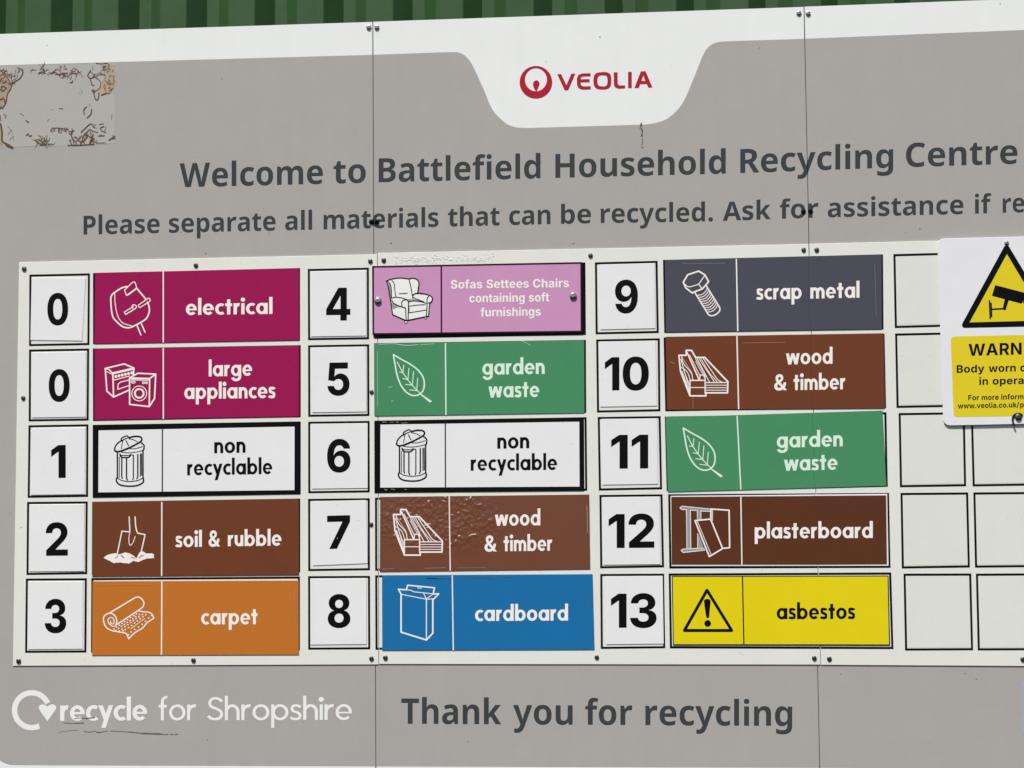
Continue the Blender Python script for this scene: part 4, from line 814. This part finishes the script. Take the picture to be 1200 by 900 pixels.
binsign('black-bordered white rubbish bin sign beside plate 6, glossy with bubbles', [(438.9, 492.9), (684.2, 488.9), (684.6, 575.2), (439.0, 577.4)], [(445.8, 497.6), (678.8, 494.2), (679.2, 570.2), (445.6, 571.4)], ((521.8, 496.5), (522.0, 571.0)), 330.3, -7.4, 1.02,
        [('non', 582.7, 525.8, 620.2, 525.2), ('recyclable', 551.6, 551.6, 652.8, 550.6)])
# soil & rubble
r_ = msign('brown soil and rubble sign with a white spade drawing', [(108.6, 588.4), (350.2, 585.0), (350.4, 674.0), (108.0, 675.8)], 'brown', ((189.6, 588.2), (189.4, 674.9)))
lines(r_, [('soil', 205.2, 641.2, 236.6, 640.8), ('&', 244.4, 640.6, 258.0, 640.4), ('rubble', 267.0, 640.2, 329.8, 639.4)])
c = crop(110, 595, 11.25)
sheet('symbol', strokes([c(465, 120, 475, 320, 370, 308, 308, 610, 1.3), curve(c(543, 120, 550, 220, 560, 290, 580, 335)) + [1.4], c(580, 335, 675, 355, 622, 590, 1.4), curve(c(475, 320, 462, 400, 468, 480, 490, 492, 520, 450, 545, 378)) + [.9]], 1.3)
      + [ccw(ragged(c(130, 660, 180, 620, 280, 598, 320, 615, 350, 610, 410, 590, 470, 600, 530, 640, 560, 668, 600, 590, 640, 575, 700, 605, 770, 600, 795, 620, 785, 640, 800, 665, 700, 668, 640, 690, 590, 715, 520, 700, 460, 738, 350, 722, 260, 728, 200, 695, 150, 675), .25))], HS, 'wink', r_)
sheet('symbol', strokes([c(285, 668, 320, 632, .7), c(360, 628, 395, 660, 1.0), curve(c(490, 660, 515, 655, 540, 675)) + [.7], curve(c(600, 665, 620, 635, 652, 632)) + [.8]], .8), HS + .0003, 'brown', r_)
# carpet
r_ = msign('orange carpet sign with a white drawing of a carpet roll', [(108.4, 681.2), (350.0, 680.2), (350.2, 767.4), (107.8, 768.2)], 'orange', ((189.7, 681.2), (189.2, 767.6)))
lines(r_, [('carpet', 235.7, 731.8, 301.7, 731.6)])
c = crop(110, 685, 11.25)
dots = [c(x, y)[0] for x, y in ((490, 625), (540, 592), (590, 560), (638, 525), (680, 485), (722, 440), (415, 595), (458, 568), (498, 540), (536, 510), (574, 480), (612, 452), (648, 425), (684, 400),
        (370, 587), (410, 555), (448, 530), (486, 502), (520, 478), (556, 450), (596, 426), (640, 396), (325, 578), (366, 550), (404, 526), (440, 500), (478, 475), (515, 450), (552, 422), (600, 396), (300, 560), (335, 536), (372, 514), (408, 490), (444, 462), (484, 434), (524, 410), (560, 386), (265, 588), (290, 606), (335, 612), (385, 610), (455, 660), (765, 410))]
sheet('symbol', strokes([c(200, 380, 540, 175, 1.6), curve(c(540, 175, 590, 165, 640, 200, 660, 250, 640, 300, 580, 345)) + [1.5], c(580, 345, 290, 535, 1.5), curve(c(290, 535, 303, 480, 280, 415, 230, 380, 180, 385, 135, 420, 128, 480, 160, 560, 230, 605, 330, 625, 390, 635)) + [1.5],
      curve(c(290, 535, 260, 555, 215, 530, 185, 480, 205, 440, 245, 440, 268, 480, 255, 520, 225, 510, 222, 485)) + [1.2], curve(c(390, 635, 430, 650, 460, 715)) + [1.5], curve(c(460, 715, 540, 635, 640, 575, 700, 505, 790, 445)) + [1.4], curve(c(580, 345, 650, 360, 720, 365, 765, 390, 790, 445)) + [1.4],
      c(485, 585, 675, 445, .7)], 1.3) + [disc(x, y, .95, 8) for x, y in dots], HS, 'wink', r_)
# sofas
r_ = thing('material_sign', 'pink sofas, settees and chairs sign fixed with two silver screws over a black plate', 'sign', P(561, 352, SB), 'signs naming each kind of waste')
slab('backing_plate', [(437.6, 312.6), (685.0, 307.4), (685.6, 391.6), (438.8, 395.9)], SB, SF, 'black', r_)
PB, PF = SF + .0008, SF + .0034
slab('plate', [(436.0, 311.7), (682.0, 307.0), (682.4, 389.4), (436.4, 392.2)], PB, PF, 'plum', r_)
sheet('face', [ccw([(438.3, 313.9), (680.0, 309.3), (680.4, 387.4), (438.5, 390.4)])], PF + .0002, 'pink', r_)
sheet('divider', [ccw([(516.2, 312.2), (518.0, 312.2), (518.2, 389.4), (516.4, 389.4)])], PF + .0005, 'plum', r_)
for s, a, b, c_, d in (('Sofas Settees Chairs', 528.2, 338.4, 666.8, 336.6), ('containing soft', 550, 354.5, 643.7, 353.2), ('furnishings', 563.1, 371, 633.7, 370)):
    text('A', s, (a, b), (c_, d), 10.4 / 745, PF + .0005, 'wink', r_, space=280)
c = crop(440, 310, 11.25)
arm = [c(215, 470, 250, 440, 400, 455, 430, 480, 435, 730, 395, 735, 225, 660, 200, 520), ]
sheet('symbol', [ccw(curve(c(150, 215, 300, 180, 440, 190, 490, 180, 545, 195, 572, 235, 555, 385, 680, 395, 740, 425, 748, 470, 712, 510, 700, 680, 430, 735, 395, 735, 225, 660, 200, 480, 175, 340), 2, True))] + [disc(*c(400, 757)[0], 1.5, 10), disc(*c(658, 702)[0], 1.4, 10)], PF + .0005, 'offwhite', r_)
sheet('symbol', [ccw(c(165, 240, 195, 250, 210, 330, 208, 450, 195, 420)), ccw(c(210, 505, 300, 545, 390, 570, 300, 560, 230, 590)), ccw(c(410, 455, 480, 455, 490, 480, 430, 490)), ccw(c(510, 455, 560, 450, 640, 490, 510, 482))], PF + .0007, 'shade', r_)
sheet('symbol', strokes([curve(c(145, 215, 220, 190, 330, 178, 440, 190)) + [1.3], curve(c(440, 190, 490, 180, 545, 195, 572, 235, 570, 290, 555, 385)) + [1.4], curve(c(440, 190, 465, 290, 485, 400, 500, 480)) + [1.1], c(145, 215, 170, 300, 200, 480, 225, 660, 1.4),
      curve(c(150, 222, 180, 235, 205, 290, 210, 380, 212, 450)) + [1.0], curve(c(215, 210, 245, 250, 255, 340, 270, 425)) + [1.0], curve(c(225, 440, 270, 430, 370, 445, 425, 470)) + [1.0], curve(c(215, 470, 240, 510, 310, 545, 385, 570)) + [1.2],
      curve(c(350, 545, 345, 500, 370, 470, 410, 465, 432, 490, 435, 530, 430, 730)) + [1.1], c(395, 570, 405, 730, 1.1), c(225, 660, 395, 735, 430, 735, 700, 680, 1.4), curve(c(490, 410, 520, 385, 580, 380, 680, 395, 740, 425, 750, 465, 730, 500, 700, 505)) + [1.4],
      curve(c(700, 420, 680, 450, 680, 520, 672, 680)) + [1.1], c(715, 505, 700, 680, 1.3), curve(c(430, 495, 500, 480, 600, 490, 680, 515)) + [1.0], curve(c(440, 550, 540, 535, 655, 528)) + [.9], c(440, 635, 670, 600, .9), c(445, 570, 445, 620, .6),
      c(310, 385, 420, 378, .9), curve(c(500, 430, 560, 465, 640, 490)) + [.8]]
      + [curve([(c(400, 757)[0][0] + 1.6 * cos(a), c(400, 757)[0][1] + 1.6 * sin(a)) for a in (0, 1.05, 2.1, 3.14, 4.2, 5.24)], 2, True) + [.7], curve([(c(658, 702)[0][0] + 1.4 * cos(a), c(658, 702)[0][1] + 1.4 * sin(a)) for a in (0, 1.05, 2.1, 3.14, 4.2, 5.24)], 2, True) + [.7]], 1), PF + .0009, 'black', r_)
screw(442.9, 352.3, PF + .0002, 8.6, 'steel', r_, sock=.3); screw(671.6, 346.6, PF + .0002, 8.8, 'steel', r_, sock=.3)
# garden waste
def leafsign(label, quad, div, ox, oy, sc, words, dw=1.5, groove=None):
    r_ = msign(label, quad, 'green', div, 'wgreen', dw=dw, groove=groove)
    lines(r_, words, 'wgreen')
    def c(*a): return [(ox + a[i] / 11.25 * sc, oy + a[i + 1] / 11.25 * sc) for i in range(0, len(a) - 1, 2)] + list(a[len(a) // 2 * 2:])
    sheet('symbol', strokes([curve(c(180, 175, 290, 240, 400, 300, 500, 375, 570, 470, 588, 570, 570, 650, 530, 695)) + [1.7], curve(c(180, 175, 200, 290, 225, 430, 270, 560, 340, 660, 420, 710, 490, 712, 530, 695)) + [1.7],
          c(232, 275, 300, 405, 365, 500, 425, 575, 490, 645, 545, 695, 1.1), c(318, 312, 305, 405, 1.0), c(260, 405, 305, 412, 1.0), c(385, 355, 372, 500, 1.0), c(305, 490, 370, 505, 1.0), c(445, 400, 430, 575, 1.0), c(340, 568, 430, 578, 1.0), c(500, 485, 488, 645, 1.0), c(395, 640, 488, 650, 1.0)], 1.2)
          + [ccw(c(535, 685, 690, 790, 660, 808, 530, 700))], HS, 'wgreen', r_)
    return r_
leafsign('green garden waste sign with white leaf beside plate 5, middle column', [(438.9, 403.0), (684.6, 398.8), (685.0, 484.0), (439.4, 487.6)], ((522.0, 402.0), (522.6, 486.2)), 445, 400, 1, [('garden', 565.3, 439.2, 638.3, 438.2), ('waste', 572.5, 466, 632, 465.2)])
leafsign('green garden waste sign with white leaf beside plate 11, hung slightly crooked', [(780.0, 488.9), (1034.2, 481.0), (1038.8, 569.4), (782.6, 576.6)], ((863.8, 487.3), (868.2, 573.6)), 784.2, 485.6, 1.03, [('garden', 910.3, 524.8, 987.6, 523.0), ('waste', 918.8, 551.8, 981.5, 550.4)], groove=(952.4, 955.0, .0016))
# wood & timber
def woodsign(label, quad, div, ox, oy, sc, words, body='brown', dw=1.5, groove=None):
    r_ = msign(label, quad, body, div, dw=dw, groove=groove)
    lines(r_, words)
    def c(*a): return [(ox + a[i] / 11.25 * sc, oy + a[i + 1] / 11.25 * sc) for i in range(0, len(a) - 1, 2)] + list(a[len(a) // 2 * 2:])
    sheet('symbol', strokes([c(120, 240, 215, 240, 215, 175, 285, 175, 340, 270, 460, 268, 765, 590, 760, 735, 475, 735, 475, 775, 265, 775, 140, 450, 120, 240, 1.8), c(265, 575, 265, 775, 1.3), c(265, 572, 465, 570, 465, 740, 1.4), c(268, 665, 465, 665, 1.0),
          c(390, 570, 400, 500, 460, 500, 465, 570, 1.2), c(225, 200, 385, 560, 1.6), c(260, 235, 400, 520, .9), c(150, 250, 290, 470, .4), curve(c(155, 255, 180, 350, 250, 430, 290, 490, 300, 565)) + [1.0], curve(c(150, 400, 200, 430, 240, 480, 268, 570)) + [.9], c(145, 290, 262, 700, .9), c(180, 430, 262, 640, .8), c(160, 450, 262, 735, 1.0),
          c(340, 285, 470, 520, .8), c(360, 285, 520, 590, .9), c(385, 285, 590, 595, .9), curve(c(410, 285, 520, 470, 600, 560, 625, 595)) + [.8], curve(c(440, 280, 560, 460, 630, 560, 690, 595)) + [1.0], c(340, 320, 470, 560, .7),
          c(475, 600, 765, 600, 1.2), c(475, 635, 750, 635, .9), c(475, 668, 750, 668, .9), c(475, 700, 750, 700, .9)], 1.2), HS, 'wink', r_)
    return r_
sw = woodsign('shiny brown wood and timber sign with wrinkled, blistered film beside plate 7', [(445.4, 582.3), (690.4, 579.4), (691.6, 667.0), (445.0, 670.0)], ((526.4, 581.4), (527.6, 668.8)), 450.4, 581.6, 1.0, [('wood', 580, 616.2, 633.2, 615.6), ('&', 567.8, 646.4, 582.2, 646.2), ('timber', 590.2, 646.0, 647.2, 645.4)], dw=1.3)
woodsign('flat brown wood and timber sign beside plate 10, in the right column', [(780.0, 394.6), (1035.6, 390.4), (1037.2, 478.6), (781.6, 480.4)], ((863.6, 393.4), (865.6, 479.6)), 785, 395, 1, [('wood', 921.1, 427.2, 975.6, 426.2), ('&', 907.3, 457.6, 922.2, 457.2), ('timber', 930.0, 457.2, 990.7, 456.2)], groove=(949.8, 952.3, .0016))
mb = M['brown'].copy(); mb.name = 'blistered_brown_film'; M['bbrown'] = mb
pc = P(515, 610, HS); blistered(mb, pc.x, pc.z, .21, .105, 1.0)
for ch in sw.children:
    if ch.name.startswith('plate'): ch.data.materials[0] = mb
c = crop(440, 560, 4.615)
# cardboard
r_ = msign('blue cardboard sign with an open box drawing, bottom of the middle column', [(447.6, 674.6), (694.4, 672.8), (696.6, 761.4), (447.9, 762.3)], 'blue', ((530.0, 674.2), (531.2, 762.0)), dw=1.4)
text('F', 'cardboard', (556.7, 727.8), (665.7, 727.2), XH, HS, 'wink', r_)
c = crop(450, 675, 10)
sheet('symbol', strokes([c(200, 210, 200, 658, 497, 750, 572, 670, 572, 270, 1.8), c(200, 210, 168, 155, 262, 162, 278, 108, 592, 138, 575, 212, 1.6), c(575, 212, 642, 208, 585, 268, 1.6), c(497, 270, 497, 745, 1.2), c(205, 215, 495, 272, 575, 268, 1.0),
      curve(c(262, 162, 320, 168, 345, 185, 400, 190, 560, 208), 2) + [1.0], c(465, 205, 495, 268, 572, 215, .9), c(395, 140, 440, 142, .9)], 1.3), HS, 'wink', r_)
# scrap metal
r_ = msign('dark slate scrap metal sign with a white bolt drawing, top of the right column', [(779.0, 305.0), (1033.2, 298.6), (1033.6, 385.8), (780.4, 389.4)], 'slate', ((862.9, 303.3), (864.6, 388.1)), groove=(947.6, 949.6, .0016))
lines(r_, [('scrap', 886, 351.2, 939.4, 350.2), ('metal', 949.6, 350.0, 1007.2, 348.8)])
c = crop(790, 305, 11.25)
th = [curve(c(310 + 17 * i, 462 + 27.5 * i, 370 + 17 * i, 450 + 27.5 * i, 415 + 17 * i, 410 + 27.5 * i, 440 + 17 * i, 365 + 27.5 * i)) + [1.0] for i in range(9)]
sheet('symbol', strokes([c(120, 290, 180, 190, 325, 143, 405, 192, 455, 280, 420, 325, 370, 378, 270, 415, 240, 432, 155, 365, 120, 290, 1.8), curve(c(125, 300, 150, 325, 200, 350, 325, 315)) + [1.1], c(325, 315, 400, 205, 1.1), c(325, 315, 368, 378, 1.1),
      c(270, 420, 450, 715, 1.6), c(420, 330, 600, 620, 1.6), curve(c(450, 715, 490, 732, 550, 715, 600, 665, 600, 620)) + [1.6]] + th, 1.2), HS, 'wink', r_)
# plasterboard
r_ = msign('dark brown plasterboard sign with white rim and boards drawing', [(786.0, 581.2), (1039.8, 578.8), (1041.4, 663.2), (787.2, 663.6)], 'plate', groove=(955.1, 957.6, .0016))
sheet('face', [ccw([(786.6, 582.3), (951.2, 581.2), (953.4, 661.8), (787.2, 661.8)]), ccw([(957.2, 581.1), (1038.4, 580.5), (1039.4, 661.4), (959.6, 661.8)])], HS, 'dbrown', r_)
sheet('face', [ccw([(951.2, 581.2), (957.2, 581.1), (959.6, 661.8), (953.4, 661.8)])], HS, 'dbrown', r_)
sheet('divider', [ccw([(867.5, 582), (868.9, 582), (870.1, 661.8), (868.7, 661.8)])], HS + .0003, 'wink', r_)
text('F', 'plasterboard', (884.4, 631.0), (1022.8, 630.4), XH, HS + .0003, 'wink', r_)
c = crop(785, 580, 10.59)
sheet('symbol', [ccw(c(145, 140, 500, 175, 500, 205, 150, 182, 122, 160)), ccw(c(205, 180, 255, 182, 258, 665, 215, 672)), ccw(c(340, 185, 385, 188, 385, 300, 345, 305)), ccw(c(345, 470, 380, 540, 415, 650, 345, 668)), ccw(c(140, 680, 160, 668, 425, 655, 440, 685, 165, 716, 140, 700))], HS + .0003, 'shade', r_)
sheet('symbol', strokes([curve(c(500, 175, 150, 140, 125, 160, 150, 182, 205, 182), 1) + [.9], c(205, 182, 212, 670, .8), c(255, 185, 260, 660, .8), c(260, 190, 340, 195, .8), c(340, 195, 343, 300, .8), c(385, 195, 385, 300, .8), c(390, 200, 495, 205, .8), c(345, 480, 345, 665, .8),
      curve(c(425, 660, 160, 672, 140, 690, 165, 715, 435, 685), 1) + [.9], c(510, 175, 735, 190, 742, 655, 665, 662, 1.7), c(510, 175, 508, 300, 1.8), c(530, 190, 528, 320, .8), c(312, 318, 505, 300, 655, 665, 490, 765, 312, 318, 1.7), c(340, 325, 510, 735, .8)], 1), HS + .0006, 'wink', r_)
# asbestos
r_ = msign('yellow asbestos sign with black warning triangle, bottom of the right column', [(787.2, 675.0), (1041.2, 674.4), (1043.0, 756.4), (788.6, 756.0)], 'black', groove=(958.3, 960.6, .0016))
sheet('face', [ccw([(788.4, 676.1), (955.4, 675.8), (957.6, 755.0), (789.7, 754.9)]), ccw([(961.2, 675.8), (1040.1, 675.6), (1041.8, 755.2), (963.4, 755.0)])], HS, 'yellow', r_)
sheet('face', [ccw([(955.4, 675.8), (961.2, 675.8), (963.4, 755.0), (957.6, 755.0)])], HS, 'yellow', r_)
sheet('divider', [ccw([(869.4, 675.9), (870.8, 675.9), (872.4, 755.0), (871.0, 755.0)])], HS + .0003, 'black', r_)
text('F', 'asbestos', (910.2, 725.6), (1002.2, 725.2), XH, HS + .0003, 'black', r_)
c = crop(785, 670, 10)
sheet('symbol', strokes([c(435, 215, 725, 688, 170, 688, 435, 215, 3.5)], 3) + [disc(*c(443, 606)[0], 3.9, 18), ccw(curve(c(400, 350, 405, 328, 438, 318, 470, 328, 477, 352, 468, 440, 460, 530, 442, 542, 426, 530, 412, 440), 2, True))], HS + .0003, 'black', r_)

# ------------------------------------------------------------------ pale scuffs and painted gloss glints on the signs
def scuffs_and_glints(label_part, marks, m, h):  # pale strokes: gloss highlights put into colour, along with a little wear
    for o in list(S.objects):
        if label_part in o.get('label', ''): scatter_print('scuff_and_glint', marks, .5, h, m, o)
c = crop(420, 290, 4.286)
scuffs_and_glints('leaf beside plate 5', [curve(c(105, 486, 180, 484, 240, 492, 300, 488)) + [.55], curve(c(312, 489, 380, 484)) + [.4], c(152, 702, 170, 700, .5), c(165, 772, 176, 771, .5), c(95, 520, 97, 800, .25)] +
       [crop(510, 290, 4.286)(435, 470, 455, 478, 478, 492, .4)], 'wgreen', HS + .0004)
scuffs_and_glints('glossy with bubbles', [[(x, y), (x + l * .6, y + rnd.uniform(-.3, .3)), (x + l, y + rnd.uniform(-.3, .3)), .45] for x, y, l in [(446 + 30 * rnd.random() ** 1.5, rnd.choice((494.6, 495.6, 573.4, 574.6)), rnd.uniform(1.5, 5)) for _ in range(16)]], 'shade', HS + .0008)
scuffs_and_glints('blue cardboard', [c_ for c_ in [[(451, 678.6), (453, 678.8), .8], [(500, 677.6), (512, 677.8), (528, 677.2), .5], [(540, 676.4), (575, 676.8), (600, 676), .3], [(690, 690), (691, 720), .35]]], 'sticker', HS + .0004)  # glints on the blue film, painted as pale lines
scuffs_and_glints('carpet roll', [[(345, 690), (346.5, 730), .3], [(112, 686), (180, 685), .25]], 'glue', HS + .0004)
scuffs_and_glints('wrinkled', [[(687.6, 592), (688.2, 604), (688.6, 624), .7], [(498, 666.0), (512, 665.6), (522, 665.4), .5], [(448, 667), (462, 666.4), .35], [(536, 665.6), (570, 665.2), .3]], 'glue', HS + .0004)
scuffs_and_glints('flat brown wood', [[(812, 466), (812.3, 478), .3], [(786, 424), (790, 426), .6], [(871, 402), (920, 401), .35]], 'glue', HS + .0004)
scuffs_and_glints('dark slate', [[(800, 309), (850, 308.4), .3], [(1025, 310), (1027, 370), .25]], 'shade', HS + .0004)
scuffs_and_glints('numeral 7', [disc(395, 630.5, .8, 5)[:2] + [.9]], 'shade', NF + .0008)

# ------------------------------------------------------------------ camera warning plate
WB, WF = TF + .0036, TF + .0062; HW = WF + .0003
def rounded(q, r, n=6):
    o = []
    for i in range(4):
        p = Vector(q[i]); a = (Vector(q[i - 1]) - p).normalized(); b = (Vector(q[(i + 1) % 4]) - p).normalized()
        s, e = p + a * r, p + b * r
        for k in range(n + 1):
            t = k / n; v_ = s * (1 - t) ** 2 + p * 2 * t * (1 - t) + e * t * t; o.append((v_.x, v_.y))
    return o
w_ = thing('warning_sign', 'white camera warning sign with yellow triangle over the empty boxes, cut by the right edge', 'warning sign', P(1180, 388, WB))
slab('plate', rounded([(1098.4, 279.6), (1262, 275.6), (1268, 495.4), (1105.6, 498.8)], 9), WB, WF, 'wplate', w_, ch=.0006)
sheet('triangle', strokes([[(1179.6, 290.6), (1232.4, 378.8), (1130.4, 381.0), (1179.6, 290.6), 6.6]], 6.6) + [ccw([(1179.6, 290.6), (1232.4, 378.8), (1130.4, 381.0)])], HW, 'black', w_)
sheet('triangle_face', [ccw([(1180.0, 297.8), (1226.4, 375.4), (1136.2, 377.8)])], HW + .0003, 'wyellow', w_)
c = crop(1100, 270, 6.92)
sheet('symbol', [ccw(c(458, 443, 722, 512, 672, 594, 432, 530)), ccw(c(700, 545, 740, 530, 745, 590, 712, 595, 682, 585)), ccw(c(536, 555, 568, 565, 545, 640, 520, 630))] +
      strokes([c(432, 640, 536, 634, 1.9), c(412, 570, 418, 715, 1.7), c(425, 590, 430, 700, 1.7)], 2) + [disc(*c(534, 634)[0], 2.0, 10)], HW + .0006, 'black', w_)
box = rounded([(1114.0, 394.4), (1249, 391.4), (1253.0, 486.6), (1117.6, 488.6)], 5)
sheet('text_panel', [ccw(box)], HW, 'wyellow', w_)
for s, a, b, c_, d, hgt in (('WARN', 1134.9, 417.0, 1197.2, 415.3, 13.9), ('ING', 1200.6, 415.2, 1234, 414.3, 13.9), ('Body', 1121.1, 436.9, 1153.6, 436.1, 8.9), ('worn', 1158.6, 436.0, 1190.4, 435.2, 8.9), ('camera', 1195.6, 435.2, 1242, 434.2, 8.9),
                            ('in', 1147.6, 451.0, 1157.8, 450.7, 8.6), ('opera', 1163.2, 450.6, 1199.6, 449.8, 8.6), ('tion', 1200.8, 449.8, 1225, 449.2, 8.6), ('For', 1134.6, 469.0, 1147.4, 468.8, 6.1), ('more', 1150.4, 468.8, 1170.4, 468.3, 6.1), ('inform', 1173.3, 468.2, 1199.4, 467.6, 6.1), ('ation', 1201, 467.6, 1221, 467.2, 6.1),
                            ('www.veolia.co.uk/', 1122.4, 478.6, 1194.3, 477.2, 6.0), ('privacy', 1195.4, 477.2, 1226, 476.6, 6.0)):
    text('A', s, (a, b), (c_, d), hgt / 727, HW + .0003, 'black', w_, track=8)
screw(1179.5, 284.7, WF, 5.6, 'steel', w_, sock=.4); screw(1193.2, 488.8, WF, 8.4, 'dsteel', w_, sock=.36)
# bent wire caught under the lower screw
def tube(name, pts, r, m, parent):
    V, F, n = [], [], 8
    for i, p in enumerate(pts):
        d = (pts[min(i + 1, len(pts) - 1)] - pts[max(i - 1, 0)]).normalized(); u = d.cross(Vector((0, 1, 0))).normalized(); w = d.cross(u)
        for k in range(n): a = 2 * pi * k / n; V.append(p + u * r * cos(a) + w * r * sin(a))
    for i in range(len(pts) - 1):
        for k in range(n): l = (k + 1) % n; F.append((i * n + k, i * n + l, (i + 1) * n + l, (i + 1) * n + k))
    F += [tuple(range(n)), tuple(range((len(pts) - 1) * n, len(pts) * n))[::-1]]
    return link(name, V, F, m, parent, smooth=True)
c = crop(1100, 390, 7.5)
tube('wire_loop', [P(x, y, WF + .0016) for x, y in curve(c(735, 725, 715, 712, 685, 712, 660, 728, 650, 760, 656, 795, 668, 818), 3)], .0026, 'bolt', w_)

# sliver of a pale sticker at the right edge
s_ = thing('edge_sticker', 'thin sliver of a pale bluish sticker at the lower right edge', 'sticker', P(1215, 832, HT))
slab('film', [(1198.2, 801.5), (1262, 800), (1264, 858), (1199.2, 859)], .0004, .0012, 'sticker', s_, ch=.0003)

for o in S.objects:
    if '_base' in o: del o['_base']
